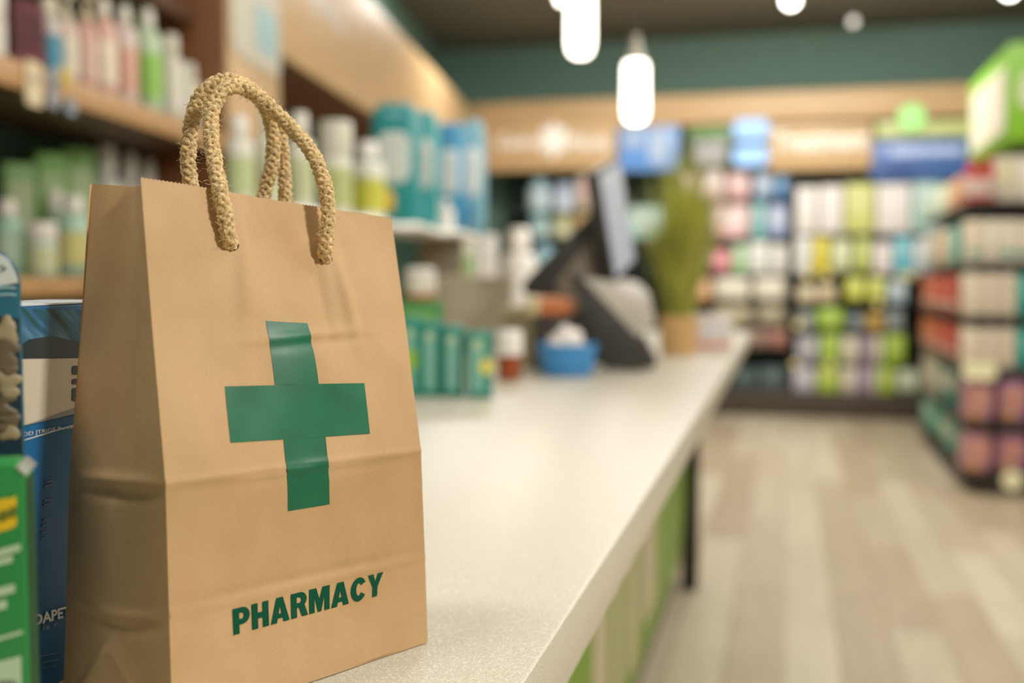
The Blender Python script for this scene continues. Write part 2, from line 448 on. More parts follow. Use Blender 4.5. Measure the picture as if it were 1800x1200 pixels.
# green cross, three rectangles of print lying on the front panel
bm = bmesh.new()
def qpatch(c, nu, nv, off=.00025):
    q = [Vector(uv_of(*p)) for p in c]        # bl br tr tl
    def fn(i, j):
        w = q[0].lerp(q[1], i).lerp(q[3].lerp(q[2], i), j); return on_bag(w.x, w.y, off)
    grid_into(bm, fn, nu, nv)
qpatch([(483, 678), (560, 677), (540, 570), (467, 566)], 14, 24)
qpatch([(405, 780), (650, 764), (640, 675), (395, 681)], 50, 20)
qpatch([(506, 900), (579, 888), (572, 769.5), (498, 774)], 14, 30)
gcross = mk('green ink cross', (8, 100, 68), .42, .18, 40)
ob('printed_cross', fin(bm, ang=180), gcross, bag, label='green equal-armed pharmacy cross')
# word
def arcp(cx, cy, rx, ry, a0, a1, n=10):
    return [(cx+rx*math.cos(math.radians(a0+(a1-a0)*k/n)), cy+ry*math.sin(math.radians(a0+(a1-a0)*k/n))) for k in range(n+1)]
GL = {'P': (.72, [[(0, 0), (0, 1), (.40, 1)]+arcp(.40, .67, .32, .33, 90, -90)+[(.27, .34), (.27, 0)], [(.27, .56), (.27, .79), (.37, .79)]+arcp(.37, .675, .09, .115, 90, -90)]),
      'H': (.74, [[(0, 0), (0, 1), (.27, 1), (.27, .62), (.47, .62), (.47, 1), (.74, 1), (.74, 0), (.47, 0), (.47, .39), (.27, .39), (.27, 0)]]),
      'A': (.86, [[(0, 0), (.28, 1), (.58, 1), (.86, 0), (.58, 0), (.54, .17), (.32, .17), (.28, 0)], [(.365, .36), (.43, .66), (.495, .36)]]),
      'R': (.76, [[(0, 0), (0, 1), (.42, 1)]+arcp(.42, .70, .31, .30, 90, -50)+[(.78, 0), (.49, 0), (.36, .38), (.27, .38), (.27, 0)], [(.27, .58), (.27, .80), (.38, .80)]+arcp(.38, .69, .09, .11, 90, -90)]),
      'M': (.96, [[(0, 0), (0, 1), (.34, 1), (.48, .52), (.62, 1), (.96, 1), (.96, 0), (.71, 0), (.71, .62), (.56, 0), (.40, 0), (.25, .62), (.25, 0)]]),
      'C': (.76, [arcp(.39, .5, .39, .515, 32, 328, 22)+[(.50, .36)]+arcp(.39, .5, .125, .27, 318, 42, 14)+[(.50, .66)]]),
      'Y': (.80, [[(0, 1), (.29, 1), (.40, .66), (.51, 1), (.80, 1), (.535, .40), (.535, 0), (.265, 0), (.265, .40)]])}
def glyph_word(word, gap=.075):
    c_ = bpy.data.curves.new('lettering', 'CURVE'); c_.dimensions = '2D'; c_.fill_mode = 'BOTH'; x = 0
    for ch in word:
        w_, outs = GL[ch]
        for o_ in outs:
            sp = c_.splines.new('POLY'); sp.points.add(len(o_)-1); sp.use_cyclic_u = True
            for p, (a, b_) in zip(sp.points, o_): p.co = (x+a, b_, 0, 1)
        x += w_+gap
    o = bpy.data.objects.new('lettering', c_); COL.objects.link(o); bpy.context.view_layer.update()
    me = bpy.data.meshes.new_from_object(o, depsgraph=bpy.context.evaluated_depsgraph_get())
    bpy.data.objects.remove(o); bpy.data.curves.remove(c_); return me
tm = glyph_word('PHARMACY')
def _pj(v):
    q = v-CAM; return 900+F*q.dot(cr)/q.dot(cf), 600-F*q.dot(cu)/q.dot(cf)
xs = [v.co.x for v in tm.vertices]; ys = [v.co.y for v in tm.vertices]
x0, x1, y0, y1 = min(xs), max(xs), min(ys), max(ys)
tq = [Vector(uv_of(*p)) for p in ((410, 1119), (671, 1047), (673.5, 1006), (408, 1072))]
print('QUAD', [_pj(front(*t)) for t in tq])
bm = bmesh.new(); bm.from_mesh(tm)
bmesh.ops.triangulate(bm, faces=bm.faces)
for _ in range(2):
    bmesh.ops.subdivide_edges(bm, edges=[e for e in bm.edges if e.calc_length() > .12], cuts=1)
bmesh.ops.triangulate(bm, faces=bm.faces)
for v in bm.verts:
    i, j = (v.co.x-x0)/(x1-x0), (v.co.y-y0)/(y1-y0)
    w = tq[0].lerp(tq[1], i).lerp(tq[3].lerp(tq[2], i), j); v.co = on_bag(w.x, w.y, .0003)
me = bpy.data.meshes.new('lettering'); bm.to_mesh(me); bm.free()
ob('printed_word', me, mk('dark green ink', (0, 74, 50), .7, .08, 45, spec=.15), bag, label='green block letters reading PHARMACY')
# rope handles
def catmull(P, n):
    out = []
    for k in range(len(P)-1):
        a, b, c, d = P[max(k-1, 0)], P[k], P[k+1], P[min(k+2, len(P)-1)]
        for i in range(n):
            t = i/n
            out.append(.5*((2*b)+(c-a)*t+(2*a-5*b+4*c-d)*t*t+(3*b-a-3*c+d)*t**3))
    out.append(P[-1]); return out
def resample(P, step):
    L_ = [0]
    for a, b in zip(P, P[1:]): L_.append(L_[-1]+(b-a).length)
    n = max(2, int(L_[-1]/step)); out = []; k = 0
    for i in range(n+1):
        s = L_[-1]*i/n
        while k < len(L_)-2 and L_[k+1] < s: k += 1
        f = (s-L_[k])/max(1e-9, L_[k+1]-L_[k]); out.append(P[k].lerp(P[k+1], f))
    return out
jute = mk('natural jute fibre', (214, 185, 132), .85, .42, 600, bump=.6, bscale=1400)
fuzzm = mk('loose jute fibre', (222, 200, 150), .8, .1)
def rope(pts, R, nm, lab=None, seed=1, fuzz=220):
    path = resample(catmull([p-orig for p in pts], 30), .0006)
    fr = []; a = None
    for i, p in enumerate(path):
        t = (path[min(i+2, len(path)-1)]-path[max(i-2, 0)]).normalized()
        if a is None: a = t.cross(Vector((.3, .8, .2))).normalized()
        else: a = (a-t*a.dot(t)).normalized()
        fr.append((t, a, t.cross(a)))
    bm = bmesh.new(); pitch = .0168
    for s in range(8):
        cw = 1 if s % 2 == 0 else -1; ph = 2*PI_*(s//2)/4+(.0 if cw == 1 else PI_/4)
        P = []
        for i, p in enumerate(path):
            q = i*.0006/pitch*2*PI_
            an = ph+cw*q
            wob = 1+.23*math.sin(4*q+(0 if cw == 1 else PI_)+ph)
            rr_ = R*.66*wob*(1+.06*noise.noise(Vector((i*.03, s*3.3, seed))))
            t, a_, b_ = fr[i]
            P.append(p+a_*(rr_*math.cos(an))+b_*(rr_*math.sin(an)))
        tube_into(bm, P[::2], R*.36, 7)
    tube_into(bm, path[::4], R*.50, 8)
    bmesh.ops.recalc_face_normals(bm, faces=bm.faces)
    h = ob(nm, fin(bm, ang=180), jute, bag, label=lab)
    bm = bmesh.new(); rg = random.Random(seed)
    for _ in range(fuzz):
        i = rg.randrange(4, len(path)-4); t, a_, b_ = fr[i]; an = rg.random()*2*PI_
        o = a_*math.cos(an)+b_*math.sin(an); ln = rg.uniform(.0014, .0040)*(2.0 if rg.random() < .06 else 1)
        d = (o*rg.uniform(.3, 1)+t*rg.uniform(-1, 1)).normalized()
        s0 = path[i]+o*R*.9; bend = Vector((rg.uniform(-1, 1), rg.uniform(-1, 1), rg.uniform(-1, 1)))*.4
        tube_into(bm, [s0, s0+d*ln*.5, s0+(d+bend).normalized()*ln], rg.uniform(.00006, .00012), 3)
    f = ob('loose_fibres', fin(bm), fuzzm, h); f['kind'] = 'stuff'
    return h
def fdepth(px, py):
    q = front(*uv_of(px, py)); return (q-CAM).dot(cf)
dA, dB = fdepth(402, 425), fdepth(572, 450)
RR = .0041
front_pts = [(404, 432, dA+.003), (402, 418, dA-.0035), (397, 388, dA-.004), (389, 345, dA-.003), (378, 290, dA+.004), (371, 235, dA+.012), (374, 192, dA+.018), (390, 162, dA+.023),
             (418, 152, dA+.030), (448, 165, dA+.038), (480, 193, dA+.046), (515, 228, dB+.010), (548, 268, dB+.003), (569, 318, dB-.002), (577, 365, dB-.004), (574, 415, dB-.0045), (571, 444, dB-.0035), (571, 456, dB+.003)]
rope([C(*p) for p in front_pts], RR, 'rope_handle', seed=3, fuzz=420, lab='jute rope handle threaded through the front panel')
dK = dA+.040
back_pts = [(345, 372, dK), (336, 330, dK), (331, 285, dK), (334, 235, dK), (343, 190, dK), (362, 158, dK), (395, 142, dK+.002), (428, 149, dK+.012), (455, 172, dK+.026), (473, 205, dK+.036),
            (480, 245, dK+.040), (478, 290, dK+.042), (466, 335, dK+.044), (455, 372, dK+.044)]
rope([C(*p) for p in back_pts], RR*1.03, 'rope_handle', seed=8, fuzz=420, lab='jute rope handle on the back panel')
third = [(468, 186, dK+.030), (484, 212, dK+.040), (493, 238, dK+.047), (497, 270, dK+.051), (500, 310, dK+.052), (501, 350, dK+.052), (501, 395, dK+.052)]
rope([C(*p) for p in third], RR*.98, 'rope_strand', seed=12, fuzz=160, lab='spare jute rope strand hanging beside the back handle')
for (px, py, n1) in ((406, 431, 'h'), (572, 455, 'h')):
    u, v = uv_of(px, py); bm = bmesh.new()
    vs = []
    for k in range(20):
        an = 2*PI_*k/20
        vs.append(bm.verts.new(on_bag(u+.026*math.cos(an), v+.0135*math.sin(an), .0002)))
    bm.faces.new(vs)
    ob('hole_shade_disc', fin(bm), mk('hole shadow', (58, 38, 20), .9), bag)  # dark disc on the paper, painted for the shade inside the hole

# ------------------------------------------------------------------ three packages left of the bag
# blue carton: the face we read turns away to the right
d0 = .522
bc_z0, bc_h = ZT, (C(35, 538, d0).z-ZT)
q0 = C(35, 760, d0)
dirb = Vector((ray(1033, 490).x, ray(1033, 490).y, 0)).normalized()
rotb = math.atan2(dirb.y, dirb.x)
bw, bd = .125, .05
bt = thing('blue_carton', 'tall blue medicine carton with white panel standing left behind the bag', 'box', (q0.x, q0.y, ZT), rotb)
# local x runs along the face, local -y looks right to the aisle
ob('box_body', m_box(bw, bd, round(bc_h, 4), .0015), mk('blue printed card', (24, 96, 146), .5, .10, 9, spec=.25), bt, (bw/2, bd/2, 0))
def bxz(px, py):
    """a pixel on the carton's face as (along, up)"""
    n = Vector((dirb.y, -dirb.x, 0)); q = onP(px, py, Vector((q0.x, q0.y, 0)), n)
    return (q-Vector((q0.x, q0.y, 0))).dot(dirb), q.z-ZT
def bpoly(pts, nm, mat, off, lab=None):
    P = [bxz(*p) for p in pts]
    P = [(max(.0008, min(bw-.001, x)), max(.001, min(bc_h-.001, z))) for x, z in P]
    return ob(nm, m_prism(P, -off, .0004, 'y'), mat, bt, label=lab)
def clampx(px): return px
pic = bpy.data.materials.new('teal leaf picture'); pic.use_nodes = True
nt = pic.node_tree; b = nt.nodes['Principled BSDF']; b.inputs['Roughness'].default_value = .3
tc = nt.nodes.new('ShaderNodeTexCoord'); mp = nt.nodes.new('ShaderNodeMapping'); mp.inputs['Rotation'].default_value = (0, math.radians(-32), 0); mp.inputs['Scale'].default_value = (14, 1, 110)
nn = nt.nodes.new('ShaderNodeTexNoise'); nn.inputs['Scale'].default_value = 1; nn.inputs['Detail'].default_value = 3
rp = nt.nodes.new('ShaderNodeValToRGB'); e = rp.color_ramp.elements
e[0].position = .38; e[0].color = lin((16, 44, 50)); e[1].position = .68; e[1].color = lin((120, 172, 196))
k = e.new(.5); k.color = lin((30, 92, 128)); k = e.new(.45); k.color = lin((34, 84, 76))
mp.inputs['Scale'].default_value = (1, 1, 1); mp2 = nt.nodes.new('ShaderNodeMapping'); mp2.inputs['Scale'].default_value = (12, 1, 90)
nt.links.new(tc.outputs['Object'], mp.inputs['Vector']); nt.links.new(mp.outputs['Vector'], mp2.inputs['Vector']); nt.links.new(mp2.outputs['Vector'], nn.inputs['Vector']); nt.links.new(nn.outputs['Fac'], rp.inputs['Fac']); nt.links.new(rp.outputs['Color'], b.inputs['Base Color'])
bpoly([(35, 630), (150, 628), (150, 545), (35, 540)], 'leaf_picture', pic, .0004)
bpoly([(35, 630), (150, 628), (150, 604), (90, 590), (50, 596), (35, 606)], 'dark_band', card((20, 38, 40)), .0006)
ob('white_top_edge', m_box(bw, bd, .0008), card((214, 222, 226)), bt, (bw/2, bd/2, round(bc_h, 4)))
bpoly([(35, 748), (150, 722), (150, 629), (35, 631)], 'white_panel', card((206, 194, 172)), .0006)
bpoly([(35, 749), (150, 722), (150, 709), (80, 734)], 'grey_swoosh', card((130, 132, 130)), .0009)
bpoly([(35, 776), (150, 741), (150, 739.5), (35, 774.5)], 'white_rule', card((210, 214, 214)), .0008)
def btext(s, p0, p1, hpx, nm, mat, off=.0008, bold=.02):
    """lettering from pixel p0 to p1 along its baseline"""
    a, b_ = bxz(*p0), bxz(*p1); w = b_[0]-a[0]
    h = bxz(p0[0], p0[1]-hpx)[1]-a[1]
    me = text_mesh(s, 1.0, bold, 0)
    xs = [v.co.x for v in me.vertices]; ys = [v.co.y for v in me.vertices]
    for v in me.vertices:
        i = (v.co.x-min(xs))/(max(xs)-min(xs)); j = (v.co.y-min(ys))/(max(ys)-min(ys))
        v.co = (a[0]+w*i, -off, a[1]+(b_[1]-a[1])*i+h*j)
    return ob(nm, me, mat, bt)
wht = card((214, 216, 214)); ink = card((22, 34, 48)); dbl = card((22, 66, 98))
btext('OD JTRIGE Bunce', (37, 769), (126, 754), 9, 'printed_line', wht, bold=.0)
btext('DAPET', (57, 1100), (121, 1082), 20, 'printed_word', wht, bold=.03)
btext('a fa r', (57, 1113), (100, 1101), 11, 'printed_line', dbl)
for (x_, y_, w_) in ((78, 845, 13), (77, 852, 13), (76, 878, 13), (75, 885, 12), (74, 912, 9), (72, 922, 9), (71, 934, 9), (70, 945, 10), (62, 1152, 34), (60, 1164, 42), (60, 1174, 36)):
    bpoly([(x_, y_+3), (x_+w_, y_+2-w_*.15), (x_+w_, y_-w_*.15), (x_, y_+1)], 'printed_line', dbl, .0007)
# the three dark marks running up the white panel
for (yy, hh) in ((650, 15), (670, 9), (686, 9), (697, 14)):
    bpoly([(124, yy+hh/2), (127, yy+hh/2+1), (139, yy+hh/2), (139, yy-hh/2), (127, yy-hh/2), (124, yy-hh/2+2)], 'printed_letter', ink, .0009)

# teal pouch at the frame edge
dp = .47
qt = C(0, 437, dp); qr = C(37, 520, dp)
pt_w = .075; pz = qt.z-ZT
rotp = TH+.43
TX = Vector((math.cos(rotp), math.sin(rotp), 0)); TN = Vector((TX.y, -TX.x, 0))
pch = thing('round_top_tube', 'teal round-topped tube with beige shells printed on it at left edge', 'tube', (qr.x, qr.y, ZT), rotp)
def arch(w, h, r, z0=0.0, n=10):
    P = [(-w, z0), (0, z0)]
    for k in range(n+1):
        an = PI_/2*k/n; P.append((-r+r*math.cos(an), h-r*1.35+r*1.35*math.sin(an)))
    for k in range(n+1):
        an = PI_/2+PI_/2*k/n; P.append((-w+r+r*math.cos(an), h-r*1.35+r*1.35*math.sin(an)))
    return P
rad = .012
ob('tube_body', m_prism(arch(pt_w, pz, rad), 0, .03, 'y', .003), mk('teal tube print', (28, 92, 112), .3, .15, 30), pch)
def ppx(px, py):
    q = onP(px, py, Vector((qr.x, qr.y, 0)), TN); return (q-qr).dot(TX), q.z-ZT
zw = ppx(10, 497)[1]
def clipx(P): return [(min(-.001, x), z) for x, z in P]
A_ = [p for p in arch(pt_w-.001, pz-.001, rad) if p[1] > zw]
A_ = [(p[0]-.0008, p[1]) for p in A_]
ob('white_top', m_prism([(-pt_w+.001, zw+.003), (-.03, zw+.001), (-.012, zw-.002), (-.0012, zw)]+A_, -.0008, .001, 'y'), card((196, 206, 200)), pch)
me = text_fit('S E D', .02, .0028, .01); ob('printed_word', me, card((70, 96, 100)), pch, (-.0155, -.0012, ppx(10, 478)[1]), (0, 0, 0))
for yy in (508, 520):
    z = ppx(10, yy)[1]; bm = bmesh.new()
    tube_into(bm, [Vector((-pt_w+.004+(pt_w-.006)*k/24, -.0003, z+.0007*math.sin(k*.9))) for k in range(25)], .0005, 5)
    ob('wave_line', fin(bm), card((150, 190, 192)), pch)
zd = ppx(10, 560)[1]
ob('dark_picture', m_prism([(-pt_w+.001, .002), (-.001, .002), (-.001, zd), (-.03, zd+.004), (-pt_w+.001, zd+.002)], -.0006, .001, 'y'), mk('deep blue print', (16, 44, 58), .4, .2, 40), pch)
for (px, py, rx, ry) in ((10, 585, .0055, .005), (28, 572, .0035, .004), (20, 606, .005, .0045), (8, 632, .005, .006), (24, 650, .004, .0035), (12, 668, .006, .004), (26, 690, .004, .004), (8, 720, .005, .003), (18, 738, .005, .003), (27, 757, .004, .0045), (6, 752, .004, .003), (10, 700, .004, .003)):
    x, z = ppx(px, py)
    bm = bmesh.new(); bmesh.ops.create_uvsphere(bm, u_segments=14, v_segments=8, radius=1)
    a_ = rnd.uniform(-.6, .6)
    for v in bm.verts:
        s = 1+.25*math.sin(3*math.atan2(v.co.z, v.co.x)+px)
        X, Z = v.co.x*rx*s, v.co.z*ry*s
        v.co = (X*math.cos(a_)-Z*math.sin(a_), v.co.y*.0011, X*math.sin(a_)+Z*math.cos(a_))
    ob('printed_shell', fin(bm), card(rnd.choice(((150, 136, 104), (120, 104, 76), (96, 84, 62)))), pch, (min(x, -.006), -.0008, z))

# green carton in front
dg = .42
gr = C(42, 820, dg)          # front right upright edge
gh = C(40, 815, dg).z-ZT
gdir = Vector((ray(1000, 490).x, ray(1000, 490).y, 0)).normalized()
GN = thing('green_carton', 'small green medicine carton with yellow logo in the lower left corner', 'box', (gr.x, gr.y, ZT), TH+math.radians(16))
gw = .075; gd = .024
ob('box_body', m_prism([(-gw, 0), (0, 0), (0, gh-.004), (-.004, gh), (-gw, gh)], 0, gd, 'y', .0012), mk('green printed card', (30, 128, 58), .4, .06), GN)
ob('dark_side', m_box(.0006, gd-.004, round(gh-.009, 4)), card((18, 70, 40)), GN, (.0003, gd/2, .002))
ob('silver_edge', m_box(.0052, gd+.001, .0012, .0004), mk('silver foil', (196, 206, 196), .3, .05, metal=.6), GN, (-.0012, gd/2, gh-.0030), (0, math.radians(45), 0))
gx = Vector((math.cos(TH+math.radians(16)), math.sin(TH+math.radians(16)), 0)); gn = Vector((gx.y, -gx.x, 0))
def gpx(px, py):
    q = onP(px, py, Vector((gr.x, gr.y, 0)), gn); return (q-gr).dot(gx), q.z-ZT
def goval(px, py, rx, ry, nm, mat, off):
    x, z = gpx(px, py); P = []
    for k in range(28):
        an = 2*PI_*k/28; P.append((min(-.003, x+rx*math.cos(an)), z+ry*math.sin(an)+.10*rx*math.cos(an)*2))
    ob(nm, m_prism(P, -off, 0, 'y'), mat, GN)
def gbar(x0, x1, py, hpx, mat, nm='printed_line', off=.0006):
    a = gpx(x0, py); b_ = gpx(x1, py-(x1-x0)*.28)
    h = hpx/F*dg; X1 = min(b_[0], -.002)
    ob(nm, m_prism([(a[0], a[1]), (X1, b_[1]), (X1, b_[1]+h), (a[0], a[1]+h)], -off, 0, 'y'), mat, GN)
yel = card((226, 190, 20)); pale = card((178, 206, 170))
goval(4, 905, .0098, .0062, 'yellow_logo', yel, .0006)
goval(34, 892, .0045, .0052, 'yellow_logo', yel, .0007)
goval(6, 906, .0022, .0022, 'logo_letter', card((96, 110, 20)), .0010)
goval(24, 899, .0020, .0022, 'logo_letter', card((96, 110, 20)), .0010)
gbar(-60, 40, 995, 13, pale); gbar(-60, 22, 1010, 12, pale); gbar(-60, 26, 1064, 15, pale); gbar(-60, 12, 1088, 15, pale)
gbar(-80, 49, 1148, 6, pale)
gbar(-80, 40, 1300, 118, pale, 'barcode_panel')
for i, (xx, ww) in enumerate(((-20, 3), (-12, 5), (-3, 2), (3, 4), (10, 2), (15, 5), (23, 3), (29, 2))):
    gbar(xx, xx+ww, 1280, 88, card((96, 110, 92)), 'barcode_bar', .0010)

# ------------------------------------------------------------------ counter goods
# white riser shelf at the back of the worktop
RXF, RXB, RZs = -.97, -1.15, ZC+.14
wmet = mk('white painted metal', (232, 226, 212), .3, .03)
rk = thing('riser_shelf', 'white two-sided riser shelf on posts at the back of the worktop', 'shelf', ((RXF+RXB)/2, 0, ZT))
ry0, ry1 = 2.0, 3.35
ob('shelf_board', m_box(round(RXF-RXB, 4), ry1-ry0, .012, .003), wmet, rk, (0, (ry0+ry1)/2, RZs-.012-ZT))
ob('rolled_lip', m_tube([Vector((RXF-(RXF+RXB)/2+.004, ry0+(ry1-ry0)*k/30, RZs-ZT-.004+.004*math.sin(k*.8))) for k in range(31)], .011, 12), mk('bright white edge', (246, 242, 232), .25, .02), rk)
for y in (ry0+.04, ry1-.04):
    ob('support_post', m_box(.15, .016, round(RZs-.0125-ZT, 4), .002), mk('grey post', (150, 140, 120), .5), rk, (-.01, y, 0))
def atX(px, x): return onX(px, 480, x).y
def onrack(px, x, wpx): 
    y = atX(px, x); return Vector((x, y, RZs+.0005)), wpx/F*(Vector((x, y, ZC))-CAM).dot(cf)
def hrack(px, pyt, x): 
    r = onX(px, pyt, x); return r.z-RZs
PL = (222, 222, 196)
for i, (px, wpx, top, colr, lb, cp, kd, desc) in enumerate((
    (425, 46, 205, (226, 224, 208), (190, 205, 150), (236, 232, 222), 'screw', 'white screw-cap bottle with pale green label, nearest the bag on the riser shelf'),
    (475, 46, 196, (216, 220, 200), (205, 214, 176), (232, 230, 214), 'screw', 'pale bottle behind the rope handles, second along the riser shelf'),
    (530, 46, 200, (222, 222, 204), (198, 206, 160), (230, 226, 212), 'screw', 'pale wide bottle right of the rope handle, third along the riser shelf'),
    (592, 58, 216, (226, 224, 206), (186, 196, 130), (216, 214, 196), 'jar', 'white wide jar with olive label left of the yellow-green bottle'),
    (648, 58, 250, (222, 226, 208), (206, 206, 74), (236, 234, 226), 'screw', 'white bottle with yellow-green label just left of the teal pack'))):
    x = -1.06
    loc, w = onrack(px, x, wpx)
    bottle(loc, TH, round(w, 3), round(hrack(px, top, x), 3), colr, lb, cp, desc, 'bottles on the riser shelf', kd)
for i, (px, wpx, top, colr, lb, ac, desc, dd) in enumerate((
    (716, 84, 192, (28, 142, 146), (214, 222, 214), (230, 186, 50), 'teal wrapped pack with yellow spot, nearest pack on the riser shelf', .10),
    (766, 50, 206, (58, 160, 164), (226, 226, 220), (90, 190, 190), 'lighter teal wrapped pack second in line on the riser shelf', .10),
    (812, 50, 226, (52, 142, 186), (214, 224, 228), (70, 176, 196), 'blue wrapped pack with pale panel third in line on riser shelf', .10),
    (850, 44, 222, (120, 176, 196), (226, 228, 226), (60, 120, 180), 'pale blue wrapped pack farthest of the packs on the riser shelf', .10))):
    x = -1.075; loc, w = onrack(px-18, x, wpx)
    pack(loc, TH-.05, round(w, 3), dd, round(hrack(px, top, x), 3), colr, lb, ac, desc, 'wrapped packs on the riser shelf')
# clear top bag knot above teal pack
loc, w = onrack(890, -1.06, 36)
bottle(Vector((loc.x, min(loc.y, ry1-.03), loc.z)), TH, .06, .11, (232, 228, 218), (240, 238, 230), (238, 234, 226), 'small plain white bottle at the far end of the riser shelf', None, 'screw')
def sit(px, py): return onZ(px, py, ZT)+Vector((0, 0, .0004))
def mpp(p): return (p-CAM).dot(cf)/F
# teal cartons
for i, (px, wpx, top, base) in enumerate(((722, 40, 560, 697), (758, 42, 566, 697), (797, 44, 574, 698), (843, 52, 584, 700))):
    p = sit(px, base); k = mpp(p)
    p = p+cf.cross(Vector((0, 0, 1)))*0
    t = thing('teal_carton', ['slim teal carton next to the bag, first of the row on worktop', 'second slim teal carton of the row on the worktop', 'third slim teal carton of the row on the worktop',
              'last teal carton of the row with a yellow badge beside amber pot'][i], 'box', p, TH+.02, 'teal cartons on the worktop')
    w, h, d = round(wpx*k*.86, 4), round((base-top)*k, 4), .06
    ob('box_body', m_box(w, d, h, .0015), card((22, 132, 114)), t, (0, d/2, 0))
    ob('label_strip', m_box(round(w*.5, 4), .001, round(h*.74, 4)), card((120, 178, 160)), t, (-w*.06, -.0004, h*.1))
    ob('round_logo', m_lathe(((0, 0), (round(w*.22, 4), 0), (round(w*.22, 4), .0012), (0, .0012))), card((176, 198, 160)), t, (-w*.06, -.0002, h*.82), (PI_/2, 0, 0))
    if i == 3:
        ob('yellow_badge', m_lathe(((0, 0), (.014, 0), (.014, .0012), (0, .0012))), card((214, 206, 96)), t, (w*.28, -.0006, h*.48), (PI_/2, 0, 0), label='yellow badge on teal front')
    if i == 0:
        ob('lime_flash', m_box(round(w*.5, 4), .0012, round(h*.25, 4)), card((150, 190, 40)), t, (w*.05, -.0008, h*.35))
# white lidded pot behind them, green box
p = sit(735, 640); k = mpp(p)
carton(p+Vector((0, .02, 0)), TH, round(78*k, 3), .1, round(112*k, 3), (60, 140, 70), (120, 176, 96), (40, 120, 60), 'green carton behind the teal cartons near the bag')
# (jar stands on that carton)
jp = Vector((p.x, p.y+.02, ZT+round(112*k, 3)+.001))
t = thing('lidded_pot', 'white pot with an orange-brown foot standing on the green carton', 'pot', jp, 0)
ob('pot_body', m_lathe(((0, .014), (.036, .014), (.04, .02), (.04, .05), (.036, .055), (0, .055))), plas((228, 224, 206)), t)
ob('foot_ring', m_lathe(((0, 0), (.04, 0), (.042, .006), (.041, .0138), (0, .0138))), plas((190, 116, 66)), t)
ob('lid', m_lathe(((0, .0552), (.038, .0552), (.039, .058), (.037, .075), (.03, .079), (0, .08))), plas((238, 234, 222)), t)
# grey clear bins
def bin_(px, py, wpx, hpx, d, col, label, slats=0):
    p = sit(px, py); k = mpp(p); w, h = wpx*k, hpx*k
    t = thing('storage_bin', label, 'bin', p, TH)
    bm = bmesh.new(); th = .004
    def ring(z, f, ins): return [bm.verts.new((sx*(w/2*f-ins), d/2+sy*(d/2*f-ins), z)) for sx, sy in ((-1, -1), (1, -1), (1, 1), (-1, 1))]
    r = [ring(0, .86, 0), ring(h, 1, 0), ring(h, 1, th), ring(th, .86, th)]
    bm.faces.new(r[0][::-1]); bm.faces.new(r[3])
    for a, b_ in zip(r, r[1:]):
        for q in range(4): bm.faces.new((a[q], a[(q+1) % 4], b_[(q+1) % 4], b_[q]))
    ob('bin_body', fin(bm, ang=30), mk('smoky plastic', col, .3, .05), t)
    bm = bmesh.new(); tube_into(bm, [Vector(((-1 if q in (0, 3, 4) else 1)*w/2, d/2+(-1 if q in (0, 1, 4) else 1)*d/2, h)) for q in range(5)], .004, 8)
    ob('bin_rim', fin(bm), mk('pale rim', tuple(min(255, c+22) for c in col), .3), t)
    return p, w, h, t
bin_(832, 618, 140, 130, .10, (176, 164, 142), 'wide grey storage bin behind the teal cartons')
bin_(914, 644, 66, 102, .06, (158, 146, 112), 'narrow beige storage bin between pill pot and blue tub')
# tall goods behind the bins
for (px, py, wpx, top, kind, col, lb, desc, nm) in (
    (815, 586, 46, 424, 'c', (226, 226, 206), (160, 196, 120), 'white carton with green panel behind the grey bin', 'carton'),
    (858, 586, 34, 412, 'c', (236, 232, 226), (244, 240, 234), 'plain white carton right of the green panel one', 'carton'),
    (912, 580, 64, 402, 'b', (230, 226, 218), (236, 232, 226), 'round-shouldered white bottle behind the narrow beige bin', 'bottle')):
    p = sit(px, py); k = mpp(p)
    if kind == 'c': carton(p, TH, round(wpx*k, 3), .06, round((py-top)*k, 3), col, lb, (236, 232, 222), desc)
    else: bottle(p, TH, round(wpx*k, 3), round((py-top)*k, 3), col, lb, (240, 236, 228), desc)
# amber pill pot
p = sit(895, 668); k = mpp(p); r = round(21*k, 4); h = round(88*k, 4)
t = thing('pill_bottle', 'amber pill bottle with broad white cap beside the teal cartons', 'bottle', p, 0)
ob('bottle_body', m_lathe(((0, 0), (r*.92, 0), (r, h*.03), (r, h*.5), (r*.9, h*.56), (0, h*.56))), mk('amber plastic', (178, 84, 30), .15, .05, trans=.35), t)
ob('cap', m_lathe(((0, h*.5), (r*1.12, h*.5), (r*1.14, h*.52), (r*1.12, h*.94), (r*.95, h), (0, h))), plas((240, 236, 226)), t)
# blue tub of cotton
p = sit(997, 660); k = mpp(p); w = 104*k; h = 52*k
t = thing('blue_tub', 'blue plastic tub heaped with white cotton on the worktop', 'tub', p, TH)
ob('tub_body', m_lathe(((0, 0), (w*.40, 0), (w*.43, .003), (w*.5, h), (w*.53, h+.001), (w*.53, h+.005), (w*.485, h+.005), (w*.41, .006), (0, .006)), 36, 1, .8), plas((64, 146, 214)), t)
ct = thing('cotton_heap', 'fluffy heap of white cotton wool lying in the blue tub', 'cotton', p+Vector((0, 0, .0065)), TH)
bm = bmesh.new(); bmesh.ops.create_icosphere(bm, subdivisions=4, radius=1)
for v in bm.verts:
    n_ = 1+.16*noise.noise(v.co*2.3)+.05*noise.noise(v.co*7)
    v.co = (v.co.x*w*.36*n_, v.co.y*w*.275*n_, max(0, v.co.z)**.55*h*1.5*n_)
ob('cotton_wool', fin(bm, ang=180), mk('cotton wool', (240, 232, 224), .9, .04, bump=.4, bscale=90), ct)

